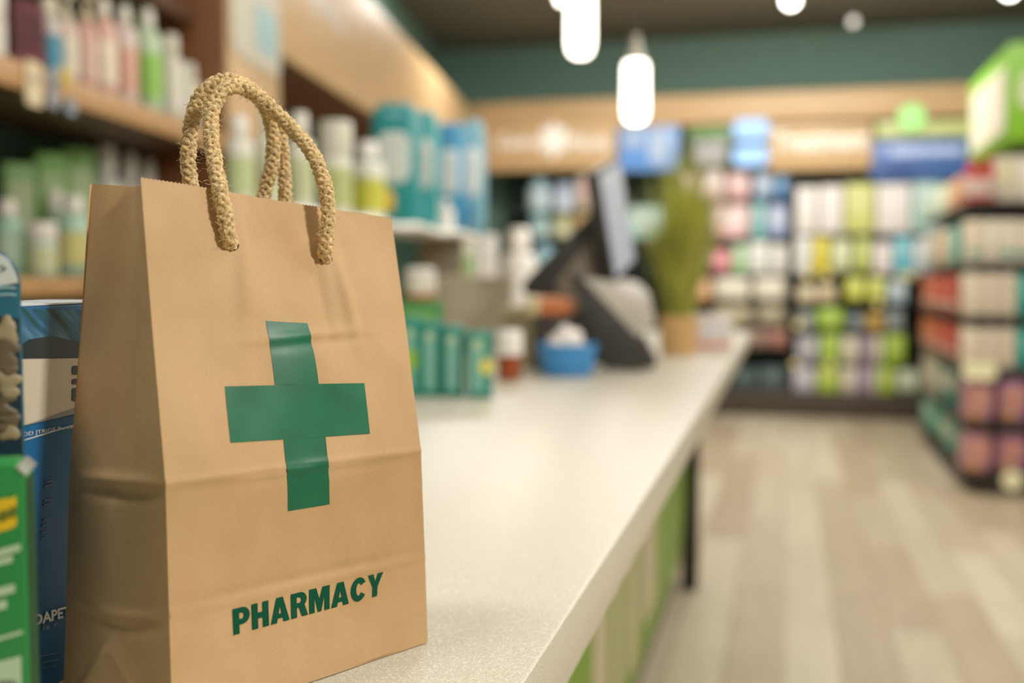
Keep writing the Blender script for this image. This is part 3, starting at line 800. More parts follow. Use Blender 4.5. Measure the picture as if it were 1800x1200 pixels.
# till: base, wedge stand, screen
p = sit(1085, 642); k = mpp(p)
tl = thing('till', 'black till with wedge stand and tilted touch screen at the middle of worktop', 'till', p, TH)
dpt = (p-CAM).dot(cf)
def tp(px, py, dd=0.0):
    """a sight line met with the till's own upright plane, in till coordinates"""
    q = onP(px, py, p+Vector((cf.x, cf.y, 0)).normalized()*dd, Vector((cf.x, cf.y, 0)).normalized())-p
    return (q.dot(cr), q.z)
blk = mk('black plastic', (52, 50, 45), .5, .08); gry = mk('grey plastic', (128, 118, 102), .5, .1)
def tpoly(pts, y0, y1, nm, mat, bev=.002, dd=None, lab=None):
    P = [tp(x, y, (y0 if dd is None else dd)) for x, y in pts]
    P = [(a, max(b, .0)) for a, b in P]
    return ob(nm, m_prism(P, y0, y1, 'y', bev), mat, tl, label=lab)
tpoly([(958, 560), (918, 508), (924, 492), (1046, 368), (1066, 400), (1084, 470), (1088, 560), (1080, 625), (1040, 640), (990, 600)], .05, .17, 'wedge_stand', blk, .004)
tpoly([(975, 500), (1040, 418), (1052, 500), (1040, 545), (1000, 540)], .045, .052, 'printer_cover', gry, .001)
tpoly([(1028, 646), (1030, 615), (1150, 612), (1155, 646)], .03, .20, 'base_plate', blk, .003)
# screen
sx_, sz_ = tp(1083, 470, .06)
scr = ob('screen', m_box(.21, .034, .27, .006), blk, tl, (sx_+.012, .10, sz_-.012), (math.radians(-6), math.radians(-14), math.radians(70)))
ob('display', m_box(.195, .002, .25), mk('pale display reflection', (178, 184, 202), .2, .05, emit=.25), scr, (0, -.0178, .01))  # pale colour and faint glow stand in for the screen's reflection
# card terminal
p2 = sit(1105, 652)
ctm = thing('card_terminal', 'black card terminal with pale screen leaning towards the customer side', 'card terminal', p2, TH)
def cp(px, py, dd=0.0):
    q = onP(px, py, p2+Vector((cf.x, cf.y, 0)).normalized()*dd, Vector((cf.x, cf.y, 0)).normalized())-p2
    return (q.dot(cr), max(0, q.z))
P = [cp(*a) for a in ((998, 482), (1022, 478), (1128, 584), (1152, 628), (1150, 646), (1062, 648), (1050, 596))]
ob('terminal_body', m_prism(P, -.02, .02, 'y', .004), blk, ctm)
P = [cp(*a, -.022) for a in ((1024, 488), (1062, 492), (1140, 512), (1152, 566), (1128, 588), (1118, 590))]
ob('lit_screen', m_prism(P, -.026, -.0205, 'y', .001), mk('pale grey screen', (196, 190, 178), .3, .08, 12), ctm, label='pale grey screen face')
# silver product pouches around the till
def pouch(px, py, wpx, hpx, col, lab, desc, tilt=0.0, nm='foil_pouch'):
    p = sit(px, py); k = mpp(p); w, h = wpx*k, hpx*k
    t = thing(nm, desc, 'pouch', p, TH)
    me = m_pillow(round(w, 3), .03, round(h, 3), 3.0)
    b_ = ob('pouch_body', me, film(col), t, (0, 0, abs(math.sin(tilt))*w*.5), (0, tilt, 0))
    ob('label_patch', m_pillow(round(w*.5, 3), .01, round(h*.4, 3), 3.0), card(lab), b_, (0, -.0125, h*.3))
    return t
pouch(1092, 597, 92, 104, (214, 208, 200), (232, 228, 222), 'pale silver pouch standing behind the card terminal')
pouch(1118, 648, 62, 58, (216, 208, 202), (226, 196, 186), 'small crumpled white pouch in front of the card terminal', nm='white_pouch')
# orange packet
p = sit(968, 650); k = mpp(p)
carton(p, TH, round(62*k, 3), .05, round(92*k, 3), (52, 46, 40), (60, 52, 44), (44, 40, 36), 'small dark box behind the blue tub')
t = thing('snack_packet', 'orange packet with cream end lying on the dark box', 'packet', p+Vector((0, .0, round(92*k, 3)+.001)), TH)
ob('packet_body', m_pillow(round(84*k, 3), .045, round(36*k, 3), 3.0), film((204, 122, 74)), t)
ob('cream_end', m_pillow(round(30*k, 3), .047, round(37*k, 3), 3.0), film((214, 196, 150)), t, (-30*k, -.001, 0))
# potted grass
p = sit(1192, 623); k = mpp(p)
pg = thing('potted_grass', 'tall olive green grass in a tan wooden pot at the counter end', 'plant', p, TH)
w = 66*k; h = 68*k
ob('pot', m_lathe(((0, 0), (w*.44, 0), (w*.46, .004), (w*.52, h), (w*.47, h), (w*.45, h*.85), (0, h*.85)), 32), mk('tan wood pot', (208, 168, 112), .55, .1, 20), pg)
ob('soil', m_lathe(((0, h*.86), (w*.44, h*.86), (w*.44, h*.88), (0, h*.9)), 24), mk('dark soil', (60, 46, 30), .9), pg)
bm = bmesh.new()
for i in range(620):
    an = rnd.random()*2*PI_; r0 = w*.38*math.sqrt(rnd.random()); ln = rnd.uniform(.55, 1.0)*350*k*(.75 if i % 3 else 1.0)
    lean = rnd.uniform(.04, .46)*ln; ex = rnd.uniform(1.1, 2.3); la = an+rnd.uniform(-.6, .6); wd = rnd.uniform(.002, .0042)
    if math.cos(la) < -.2 and i % 2: la = PI_-la
    b0 = Vector((r0*math.cos(an), r0*math.sin(an), h*.86)); L0, R0 = [], []
    for j in range(7):
        t_ = j/6; c_ = b0+Vector((math.cos(la)*lean*t_**ex, math.sin(la)*lean*t_**ex, (ln-lean*.35*t_**2)*t_))
        s_ = Vector((-math.sin(la), math.cos(la), 0))*wd*(1-t_**2*.95)
        L0.append(bm.verts.new(c_-s_)); R0.append(bm.verts.new(c_+s_))
    for j in range(6): bm.faces.new((L0[j], R0[j], R0[j+1], L0[j+1]))
f_ = ob('grass_blades', fin(bm, ang=180), mk('olive grass', (172, 176, 70), .5, .3, 9), pg)
# box by the plant and the card holder at the end
p = sit(1250, 618); k = mpp(p)
t = carton(p, TH, round(66*k, 3), .06, round(66*k, 3), (222, 216, 214), (224, 224, 230), (232, 150, 132), 'small white carton with coral band right of the plant pot')
p = onZ(1300, 590, ZT)
t = thing('card_holder', 'beige countertop sign holder at the far end of worktop', 'sign holder', (EX-.10, YE-.09, ZT), 0)
ob('holder_foot', m_box(.08, .06, .012, .003), mk('beige acrylic', (206, 196, 162), .3), t)
ob('sign_plate', m_box(.085, .006, .085, .002), mk('beige sign card', (190, 178, 142), .5), t, (.0, 0, .0128), (math.radians(-8), 0, 0))

# ------------------------------------------------------------------ left wall shelving
zA = Ls(160, 152)[1]; zA0 = Ls(160, 195)[1]
zB = ZC+.004
s0 = -.9; sP0 = Ls(400)[0]; sP1 = Ls(490)[0]
DEP = .36
un = thing('wall_shelving', 'brown oak wall shelving with lotion bottles along the left wall', 'shelving', L(0, 0, 0), ROTL)
ls = sP0-s0
def us(name, s_a, s_b, t_a, t_b, z_a, z_b, mat, bev=.003):
    return ob(name, m_box(round(s_b-s_a, 4), round(t_b-t_a, 4), round(z_b-z_a, 4), bev), mat, un, ((s_a+s_b)/2, (t_a+t_b)/2, z_a))
wood_shaded = mk('shaded oak board', (92, 62, 36), .55, .12, 3.0, stretch=(14, 14, 1))  # dark tone stands in for the shade on the shelf undersides
def lip(s_a, s_b, z_a, z_b, par):
    o = ob('lit_front_edge', m_box(round(s_b-s_a, 4), .0125, round(z_b-z_a, 4), .002), wood_lit, par, (0, -(DEP-.013)/2-.0068, 0), label='oak front edge in a brighter lit tone')  # brighter strip paints in the light on the shelf's front edge
sh1 = us('shelf', s0, sP0-.001, .013, DEP, zA0, zA, wood_shaded); lip(s0, sP0-.001, zA0, zA, sh1)
sh1 = us('shelf', s0, sP0-.001, .013, DEP, zB-.045, zB, wood_shaded); lip(s0, sP0-.001, zB-.045, zB, sh1)
us('shelf', s0, sP0-.001, .10, DEP, ZC+.83, ZC+.88, wood_shaded)
us('shelf', s0, sP0-.001, .0, DEP, .45, .49, wood_shaded)
us('back_panel', s0, sP0-.001, DEP+.001, DEP+.02, 0, ZC+1.4, teal_d)
us('side_panel', s0-.04, s0-.001, 0, DEP+.02, 0, ZC+1.4, wood_d)
us('plinth', s0, sP0-.001, .03, DEP, 0, .1, dark)
pil = thing('oak_pillar', 'brown oak pillar between the left shelves and the wooden fascia', 'pillar', L(0, 0, 0), ROTL)
ob('pillar_body', m_box(round(sP1-sP0, 4), DEP+.02, RZ-.002, .004), wood_d, pil, ((sP0+sP1)/2, (DEP+.02)/2, 0))
ob('front_board', m_box(round(sP1-sP0-.004, 4), .012, RZ-.01, .002), wood, pil, ((sP0+sP1)/2, -.007, .003))
# pale card hung on the pillar
sa, sb = Ls(404)[0], Ls(488)[0]; zb_ = Ls(445, 118)[1]; zt_ = ZC+1.12
pc = thing('hanging_card', 'white rounded display card with pale blue patch on the oak pillar', 'sign', L((sa+sb)/2, -.0145, zb_), ROTL)
wv_ = sb-sa
ob('card_board', m_prism(rr(-wv_/2, wv_/2, 0, zt_-zb_, .06), -.006, 0, 'y'), card((204, 198, 178)), pc)
ob('blue_patch', m_prism(rr(-.02, wv_/2-.03, .06, .22, .03), -.0075, -.0065, 'y'), card((160, 194, 198)), pc)
# fascia along the left wall
zf0 = ZC+.855; zf1 = ZC+1.43
sE = (Vector((0, RY1-.47, 0))-P0).dot(aL)
# stop the run just short of the back wall fascia
sE = sP1
while L(sE+.01, 0, 0).y < RY1-.55: sE += .01
fa = thing('left_fascia', 'long light oak fascia over the left wall, running back to the corner', 'fascia', L(0, 0, 0), ROTL)
ob('fascia_board', m_box(round(sE-sP1-.002, 4), .03, round(zf1-zf0, 4), .004), wood, fa, ((sP1+sE)/2+.001, .015, zf0))
ob('soffit', m_box(round(sE-sP1-.002, 4), DEP+.02, .03), wood_d, fa, ((sP1+sE)/2+.001, .031+(DEP+.02)/2, zf0+.01))
me = text_fit('Wellness', .75, .16, .01)
ob('sign_lettering', me, mk('white sign lettering', (240, 234, 222), .4), fa, (Ls(560)[0]+.1, -.002, zf0+.27))
# lower goods wall behind
lb_ = thing('green_back_board', 'dark green back board of the shelving beyond the oak pillar', 'panel', L(0, 0, 0), ROTL)
ob('board', m_box(round(sE-sP1-.3, 4), .02, zf0-.01), teal_d, lb_, ((sP1+sE)/2, DEP+.05, 0))

def left_item(px, wpx, top, t, z, kind, col, lb, cap, desc, grp, clear=False):
    s, _ = Ls(px, 490, t); q = L(s, t, z+.0005); k = mpp(q)
    zt = onP(px, top, P0-nL*t, nL).z
    w, h = round(wpx*k*(1.12 if kind == 'carton' else 1.1 if kind == 'jar' else 1.28), 3), round(zt-z, 3)
    if kind == 'carton':
        return carton(q, ROTL-.6, w, w, h, col, lb, cap, desc, grp)
    return bottle(q, ROTL-.5, w, h, col, lb, cap, desc, grp, kind, clear=clear)
G1, G2 = 'bottles on the upper left oak shelf', 'bottles on the lower left oak shelf'
W = (236, 230, 216)
for a in (
    (2, 34, -10, .08, 'jar', (232, 222, 208), (238, 230, 218), W, 'white pot at the left end of the upper oak shelf'),
    (50, 50, 12, .10, 'carton', (98, 30, 42), (80, 22, 34), (120, 50, 60), 'maroon carton on the upper oak shelf'),
    (96, 32, 2, .08, 'screw', (206, 196, 190), (70, 150, 178), (224, 214, 190), 'bottle with blue label right of the maroon carton'),
    (127, 30, -4, .08, 'pump', (222, 196, 180), (236, 226, 204), (226, 216, 184), 'peach pump bottle, second right of the maroon carton'),
    (160, 30, -2, .08, 'pump', (216, 168, 150), (226, 190, 172), (222, 206, 170), 'salmon pump bottle, third right of the maroon carton'),
    (192, 32, 4, .08, 'tall', (230, 184, 166), (246, 232, 206), (236, 228, 212), 'pink bottle with cream label on the upper oak shelf'),
    (227, 34, 16, .08, 'tall', (226, 206, 196), (226, 172, 150), (232, 228, 212), 'white bottle with coral label left of the green one'),
    (267, 38, 22, .08, 'tall', (196, 220, 184), (150, 206, 92), (234, 230, 214), 'pale green bottle with lime label on the upper oak shelf'),
    (306, 36, 66, .08, 'screw', (228, 224, 206), (234, 230, 216), (226, 220, 200), 'cream bottle right of the pale green one'),
    (337, 32, 116, .08, 'screw', (226, 222, 202), (232, 228, 210), (224, 220, 200), 'shortest cream bottle by the oak pillar on the upper shelf')):
    left_item(a[0], a[1], a[2], a[3], zA, a[4], a[5], a[6], a[7], a[8], G1)
for i, a in enumerate((
    (112, 28, -6, .24, 'pump', (226, 206, 186), (240, 230, 210), (214, 204, 164), 'cream pump bottle behind the blue-labelled bottle'),
    (176, 30, -4, .24, 'pump', (216, 180, 160), (232, 210, 190), (216, 206, 170), 'rose pump bottle behind the salmon one'),
    (246, 32, 20, .24, 'tall', (214, 220, 196), (150, 190, 110), (120, 160, 70), 'green-capped bottle behind the lime labelled one'))):
    left_item(a[0], a[1], a[2], a[3], zA, a[4], a[5], a[6], a[7], a[8], G1)
MG = (150, 190, 140)
for a in (
    (28, 48, 290, .27, 'carton', (118, 160, 92), (170, 180, 140), (90, 140, 76), 'tall green carton at the left end of the lower oak shelf'),
    (84, 46, 272, .27, 'carton', (120, 168, 88), (160, 186, 128), (96, 146, 76), 'second tall green carton on the lower oak shelf'),
    (134, 46, 264, .27, 'carton', (128, 174, 98), (176, 196, 150), (100, 150, 80), 'third tall green carton on the lower oak shelf'),
    (190, 44, 258, .25, 'screw', (232, 228, 216), (212, 222, 196), (240, 236, 226), 'tallest white bottle on the lower oak shelf'),
    (230, 34, 272, .25, 'screw', (232, 228, 216), (220, 226, 204), (240, 236, 226), 'white bottle second right of the green cartons'),
    (262, 32, 284, .25, 'screw', (230, 226, 212), (216, 222, 198), (238, 234, 222), 'white bottle third right of the green cartons'),
    (293, 30, 300, .25, 'screw', (228, 224, 208), (214, 220, 196), (236, 232, 218), 'white bottle last in line toward the oak pillar'),
    (14, 40, 352, .125, 'screw', (164, 206, 180), (190, 216, 190), (234, 228, 216), 'mint bottle with white cap at left end of lower shelf front'),
    (76, 46, 392, .045, 'jar', (190, 214, 184), (206, 210, 160), (236, 228, 216), 'low mint pot with broad white lid on the lower shelf front'),
    (100, 30, 334, .185, 'screw', (184, 212, 180), (198, 214, 176), (234, 230, 216), 'mint bottle standing behind the low white lidded pot'),
    (130, 46, 346, .07, 'screw', (176, 210, 184), (214, 206, 130), (236, 230, 218), 'mint bottle with yellow label next to the bag'),
    (176, 40, 380, .09, 'jar', (190, 214, 184), (206, 214, 180), (236, 228, 216), 'mint pot on the lower oak shelf partly behind the bag')):
    left_item(a[0], a[1], a[2], a[3], zB, a[4], a[5], a[6], a[7], a[8], G2)
# price tags hanging from the upper shelf front
for (px, py0, py1, wpx, col, desc) in ((58, 108, 186, 34, (226, 206, 166), 'cream hanging price tag on the upper oak shelf edge'), (92, 122, 190, 22, (150, 152, 158), 'grey blue hanging price tag beside the cream tag'),
        (114, 118, 152, 20, (216, 184, 66), 'yellow price sticker on the upper oak shelf edge'), (124, 172, 202, 20, (150, 160, 172), 'small blue grey tag under the yellow sticker')):
    s, z1 = Ls(px, py0, -.004); z0 = Ls(px, py1, -.004)[1]; q = L(s, -.004, z0); k = mpp(q)
    w = wpx*k*1.6
    tg = thing('price_tag', desc, 'price tag', q, ROTL, 'price tags on the upper oak shelf')
    ob('tag_card', m_prism(rr(-w/2, w/2, 0, z1-z0, min(.01, w*.3)), -.0025, 0, 'y'), card(col), tg)
    ob('printed_strip', m_box(round(w*.6, 4), .001, round((z1-z0)*.2, 4)), card(tuple(int(c*.8) for c in col)), tg, (0, -.003, (z1-z0)*.5))

# ------------------------------------------------------------------ back wall
YB = 9.35
def bx(px, py=490, y=YB): q = onY(px, py, y); return q.x, q.z
xL, xR = bx(868)[0], bx(1790)[0]
zt1, zt0 = bx(1270, 166)[1], bx(1270, 218)[1]
fb = thing('back_fascia', 'light oak fascia band across the top of the back wall shelving', 'fascia', (0, YB, 0))
xF0 = bx(832)[0]
ob('fascia_board', m_box(round(xR+.6-xF0, 4), .04, round(zt1-zt0, 4), .004), wood, fb, ((xR+.6+xF0)/2, -.02, zt0))
ob('top_deck', m_box(round(xR+.6-xF0, 4), .44, .03), wood_d, fb, ((xR+.6+xF0)/2, .225, zt1-.05))
def signboard(x0, x1, y0, y1, nm, desc, mat, dy=-.045, th=.03):
    a, b_ = bx(x0)[0], bx(x1)[0]; z1, z0 = bx((x0+x1)/2, y0)[1], bx((x0+x1)/2, y1)[1]
    t = thing(nm, desc, 'sign', ((a+b_)/2, YB+dy, z0))
    ob('sign_board', m_box(round(b_-a, 4), th, round(z1-z0, 4), .004), mat, t, (0, -th/2, 0))
    return t, b_-a, z1-z0
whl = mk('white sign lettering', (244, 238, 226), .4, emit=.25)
t, w, h = signboard(852, 1084, 221, 300, 'wooden_sign', 'oak sign with white letters and round emblem, left on back wall', wood, dy=-.042)
ob('sign_lettering', text_fit('Caring', w*.33, h*.40, .02), whl, t, (-w*.22, -.031, h*.40))
ob('round_emblem', m_lathe(((0, 0), (.085, 0), (.1, .006), (.1, .012), (0, .012))), whl, t, (w*.04, -.03, h*.66), (PI_/2, 0, 0))
for k in range(6):
    an = k*PI_/3; ob('emblem_petal', m_pillow(.07, .014, .13, 2.2), whl, t, (w*.04+.09*math.sin(an), -.036, h*.66-.065+.09*math.cos(an)))
ob('sign_lettering', text_fit('Pharma', w*.3, h*.34, .02), whl, t, (w*.30, -.031, h*.42))
t, w, h = signboard(1348, 1527, 219, 300, 'wooden_sign', 'oak sign with one white word, right of the blue light boxes', wood, dy=-.042)
ob('sign_lettering', text_fit('Treatment', w*.92, h*.44, .02), whl, t, (0, -.031, h*.42))
def poster(x0, x1, y0, y1, nm, desc, col, bands, emit=0.0, dy=.0):
    t, w, h = signboard(x0, x1, y0, y1, nm, desc, mk('glowing poster print', col, .35, .08, 6, emit=emit), dy=dy, th=.025)  # emission in the print gives the board a faint glow
    for (fx, fz, fw, fh, c2) in bands:
        ob('print_patch', m_box(round(w*fw, 4), .002, round(h*fh, 4)), mk('glowing poster print', c2, .35, .05, emit=emit), t, (w*(fx-.5), -.0255, h*fz))
    return t
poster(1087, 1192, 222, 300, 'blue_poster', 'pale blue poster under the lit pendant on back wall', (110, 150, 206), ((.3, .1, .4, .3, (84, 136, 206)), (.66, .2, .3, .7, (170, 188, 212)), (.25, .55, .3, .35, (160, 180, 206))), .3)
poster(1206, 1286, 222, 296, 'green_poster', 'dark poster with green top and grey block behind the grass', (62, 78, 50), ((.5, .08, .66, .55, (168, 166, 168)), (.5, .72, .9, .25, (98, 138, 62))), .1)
for (y0, y1, wd) in ((212, 248, 'upper'), (257, 293, 'lower')):
    a, b_ = bx(1287)[0], bx(1348)[0]; z1, z0 = bx(1318, y0)[1], bx(1318, y1)[1]
    t = thing('light_box', wd+' of two rounded pale blue light boxes beside the oak sign', 'light box', ((a+b_)/2, YB-.042, z0), 0, 'blue light boxes')
    ob('lit_front', m_prism(rr(-(b_-a)/2, (b_-a)/2, 0, z1-z0, .06), -.05, -.012, 'y'), mk('lit blue panel', (150, 194, 246), .4, .04, emit=.45), t)
    ob('case', m_prism(rr(-(b_-a)/2-.01, (b_-a)/2+.01, -.004, z1-z0+.004, .06), -.011, 0, 'y'), blk, t)
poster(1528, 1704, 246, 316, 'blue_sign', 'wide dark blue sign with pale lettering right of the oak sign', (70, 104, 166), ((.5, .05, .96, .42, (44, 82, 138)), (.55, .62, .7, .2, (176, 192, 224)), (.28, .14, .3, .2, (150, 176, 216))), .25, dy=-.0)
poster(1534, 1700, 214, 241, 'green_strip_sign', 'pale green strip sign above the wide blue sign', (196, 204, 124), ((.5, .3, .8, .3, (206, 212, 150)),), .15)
q = bx(1601, 208)
t = thing('green_disc_sign', 'round bright green disc sign on the back fascia', 'sign', (q[0], YB-.041, q[1]-.1))
ob('disc', m_lathe(((0, 0), (.095, 0), (.1, .004), (.1, .016), (0, .018)), 32), mk('bright green disc', (160, 232, 130), .4, emit=.4), t, (0, 0, .1), (PI_/2, 0, 0))
ob('disc_rim', m_lathe(((.1, 0), (.108, .0), (.108, .02), (.1, .02), (.1, 0)), 32), plas((130, 190, 100)), t, (0, 0, .1), (PI_/2, 0, 0))
# shelving carcass with bays
bs = thing('back_shelving', 'dark green back wall shelving with black shelves full of packs', 'shelving', (0, YB, 0))
ob('back_panel', m_box(round(xR+.6-xL, 4), .03, zt0-.01), teal_d, bs, ((xR+.6+xL)/2, .46, 0))
zpl = bx(1420, 688)[1]
xpl = bx(1225)[0]
ob('plinth', m_box(round(xR+.6-xpl, 4), .43, round(zpl-.002, 4), .004), mk('dark brown plinth', (66, 56, 46), .5), bs, ((xR+.6+xpl)/2, .225, 0))
for px in (1092, 1390):
    ob('upright', m_box(.024, .4, zt0-.02-zpl), dark, bs, (bx(px)[0], .24, zpl))
BAY = {'left': (876, 1090), 'middle': (1094, 1388), 'right': (1392, 1712)}
def bshelf(bay, y):
    a, b_ = bx(BAY[bay][0])[0]+.014, bx(BAY[bay][1])[0]-.014
    if bay == 'right': b_ = xR+.55
    z = bx(1400, y)[1]
    ob('shelf', m_box(round(b_-a, 4), .42, .02, .003), dark, bs, ((a+b_)/2, .23, z-.02))
    return z
BY = {'left': (364, 412, 476), 'middle': (350, 419, 480, 530, 574, 610, 690), 'right': (410, 480, 530, 580, 636, 688)}
def brow(bay, shelf, y, items, d=.2):
    z = bshelf(bay, y) if y < 684 else zpl
    up = [v for v in BY[bay] if v < y]; gap = (bx(1400, max(up))[1]-.022-z-.004) if up else 9
    for i, it in enumerate(items):
        x0, x1, top, kind, col, lb, ac, desc = it
        x0, x1 = max(x0, BAY[bay][0]+5), min(x1, BAY[bay][1]-5)
        a, b_ = bx(x0)[0], bx(x1)[0]; w = round((b_-a)*.97, 3); h = round(min(gap, bx((x0+x1)/2, top)[1]-z), 3)
        label = '%s, %s from left on %s shelf of %s back bay' % (desc, ORD[i], shelf, bay)
        loc = ((a+b_)/2, YB+.03+d/2, z+.0005); grp = 'goods in the %s bay of the back wall' % bay
        if kind == 'p': pack(loc, 0, w, d, h, col, lb, ac, label, grp)
        elif kind == 'c': carton(loc, 0, w, d, h, col, lb, ac, label, grp)
        else: bottle(loc, 0, w, h, col, lb, ac, label, grp, 'jar' if kind == 'j' else 'screw', d=min(w, d))
WH, PK, LM, GR, MN = (238, 232, 224), (238, 196, 192), (206, 212, 96), (150, 186, 52), (184, 222, 214)
brow('left', 'top', 364, [(922, 964, 310, 'b', (176, 206, 216), (200, 216, 222), (170, 200, 206), 'pale blue bottle'), (967, 1006, 322, 'j', (196, 210, 232), (214, 222, 236), (176, 190, 214), 'lilac white jar'), (1009, 1052, 300, 'p', (206, 200, 168), (232, 186, 188), (214, 170, 172), 'pale pack with pink panel')])
brow('left', 'second', 412, [(925, 962, 372, 'j', (168, 208, 210), (196, 220, 220), (150, 196, 200), 'pale mint jar'), (965, 1003, 374, 'j', (204, 206, 160), (220, 220, 186), (180, 186, 130), 'pale olive jar'), (1006, 1052, 368, 'c', (182, 146, 92), (196, 160, 106), (160, 120, 74), 'tan carton')])
brow('left', 'third', 476, [(934, 970, 420, 'b', (150, 198, 214), (176, 210, 220), (140, 186, 206), 'sky blue bottle'), (974, 1012, 424, 'b', (200, 210, 206), (214, 220, 214), (180, 196, 196), 'grey white bottle')])
brow('middle', 'top', 350, [(1188, 1226, 304, 'p', PK, (246, 232, 228), (232, 170, 176), 'pink wrapped pack'), (1229, 1272, 294, 'p', (242, 214, 208), (248, 238, 234), (234, 180, 180), 'blush wrapped pack'), (1275, 1318, 300, 'p', (240, 188, 192), (248, 226, 224), (228, 150, 160), 'rose wrapped pack'), (1322, 1358, 300, 'p', (150, 180, 208), (206, 218, 228), (110, 150, 196), 'grey blue wrapped pack'), (1361, 1388, 298, 'p', (88, 148, 208), (150, 190, 226), (66, 120, 190), 'bright blue wrapped pack')])
brow('middle', 'second', 419, [(1098, 1164, 334, 'p', MN, (216, 236, 232), (160, 210, 204), 'large mint wrapped pack'), (1244, 1318, 354, 'p', (240, 200, 198), (246, 228, 226), (232, 168, 172), 'large pink wrapped pack'), (1321, 1344, 352, 'c', (132, 196, 196), (180, 216, 214), (100, 176, 180), 'narrow aqua carton'), (1347, 1384, 358, 'p', (166, 182, 222), (214, 220, 234), (136, 156, 208), 'periwinkle wrapped pack')])
brow('middle', 'third', 480, [(1206, 1246, 432, 'p', (226, 226, 206), (238, 236, 224), (206, 200, 160), 'cream wrapped pack'), (1250, 1284, 438, 'p', (232, 140, 150), (240, 176, 180), (214, 110, 126), 'coral pink pack'), (1287, 1313, 430, 'c', (170, 212, 160), (206, 226, 196), (140, 196, 130), 'pale green carton'), (1316, 1351, 422, 'c', (228, 230, 222), (238, 238, 232), (206, 214, 200), 'off-white carton'), (1354, 1388, 430, 'c', (224, 224, 216), (236, 234, 226), (206, 206, 196), 'greyish white carton')])
brow('middle', 'fourth', 530, [(1222, 1250, 490, 'c', (208, 160, 110), (220, 184, 140), (186, 136, 90), 'small tan carton'), (1253, 1320, 484, 'p', (228, 220, 200), (238, 232, 216), (206, 196, 170), 'wide cream pack'), (1323, 1387, 482, 'p', (226, 218, 196), (238, 232, 216), (206, 196, 170), 'wide ivory pack')])
brow('middle', 'fifth', 574, [(1265, 1325, 536, 'p', (168, 158, 128), (186, 176, 146), (146, 136, 106), 'beige pack'), (1328, 1386, 534, 'p', (160, 150, 122), (178, 168, 140), (140, 130, 104), 'dull khaki pack')])
brow('middle', 'sixth', 610, [(1322, 1351, 580, 'c', (150, 118, 104), (170, 140, 124), (120, 90, 80), 'dusky brown carton'), (1354, 1384, 580, 'c', (170, 112, 96), (184, 136, 120), (140, 84, 74), 'dull red carton')])
brow('middle', 'lowest', 690, [(1288, 1333, 648, 'c', (64, 82, 82), (84, 100, 100), (50, 64, 66), 'dark slate carton'), (1337, 1382, 646, 'c', (72, 90, 90), (90, 106, 106), (54, 70, 70), 'slate green carton')])
brow('right', 'top', 410, [(1396, 1434, 328, 'c', WH, (242, 238, 234), (230, 224, 214), 'tall white carton'), (1437, 1480, 326, 'c', (236, 230, 224), (240, 236, 232), (228, 222, 214), 'tall milk white carton'), (1483, 1536, 322, 'c', (212, 214, 130), (220, 222, 150), (200, 204, 106), 'tall lime carton'), (1539, 1600, 322, 'c', (238, 230, 224), (242, 236, 232), (230, 220, 212), 'wide white carton'), (1603, 1655, 312, 'c', (190, 224, 214), (210, 230, 222), (160, 206, 196), 'mint carton')])
brow('right', 'second', 480, [(1396, 1425, 414, 'c', (226, 228, 222), (236, 236, 230), (214, 216, 206), 'white carton'), (1428, 1457, 416, 'c', (222, 206, 60), (228, 214, 90), (206, 186, 40), 'yellow carton'), (1460, 1498, 420, 'p', (214, 220, 170), (226, 230, 196), (190, 200, 130), 'pale lime pack'), (1501, 1533, 418, 'p', (198, 210, 110), (214, 222, 150), (176, 190, 80), 'lime pack'), (1536, 1568, 426, 'c', (236, 224, 220), (240, 232, 228), (220, 206, 204), 'blush white carton'), (1571, 1603, 416, 'c', (96, 194, 210), (160, 214, 222), (70, 170, 190), 'cyan carton'), (1606, 1640, 420, 'c', (216, 222, 226), (230, 232, 234), (190, 200, 210), 'cool white carton')])
brow('right', 'third', 530, [(1402, 1435, 502, 'c', (214, 200, 166), (226, 214, 184), (196, 176, 136), 'low cream carton'), (1438, 1470, 500, 'c', (206, 186, 146), (220, 204, 170), (184, 160, 120), 'low beige carton'), (1487, 1522, 484, 'p', (212, 218, 86), (224, 228, 130), (186, 196, 60), 'yellow green pack'), (1525, 1560, 486, 'p', (206, 212, 96), (222, 226, 136), (182, 190, 66), 'second yellow green pack'), (1563, 1594, 494, 'c', (190, 210, 216), (210, 222, 226), (160, 186, 196), 'ice blue carton')])
brow('right', 'fourth', 580, [(1402, 1431, 548, 'c', (140, 146, 142), (166, 170, 164), (120, 126, 124), 'grey carton'), (1434, 1488, 542, 'p', (150, 190, 56), (182, 206, 100), (126, 166, 40), 'leaf green pack'), (1492, 1521, 552, 'c', (110, 122, 126), (140, 150, 152), (90, 100, 106), 'slate carton'), (1524, 1556, 552, 'c', (186, 146, 60), (200, 166, 90), (160, 120, 44), 'amber carton'), (1560, 1590, 546, 'c', (130, 140, 140), (156, 164, 162), (110, 120, 120), 'blue grey carton')])
brow('right', 'fifth', 636, [(1402, 1441, 592, 'c', (166, 166, 172), (190, 190, 194), (140, 140, 150), 'lilac grey carton'), (1444, 1479, 588, 'c', (158, 192, 60), (184, 206, 100), (130, 166, 44), 'green carton'), (1482, 1512, 592, 'c', (206, 200, 172), (220, 214, 190), (180, 172, 144), 'cream carton'), (1515, 1532, 592, 'c', (156, 130, 160), (176, 156, 180), (130, 106, 138), 'slim mauve carton'), (1535, 1555, 592, 'c', (202, 194, 170), (216, 208, 186), (176, 168, 142), 'slim cream carton'), (1558, 1594, 586, 'c', (160, 196, 60), (186, 208, 100), (132, 168, 44), 'lime green carton')])
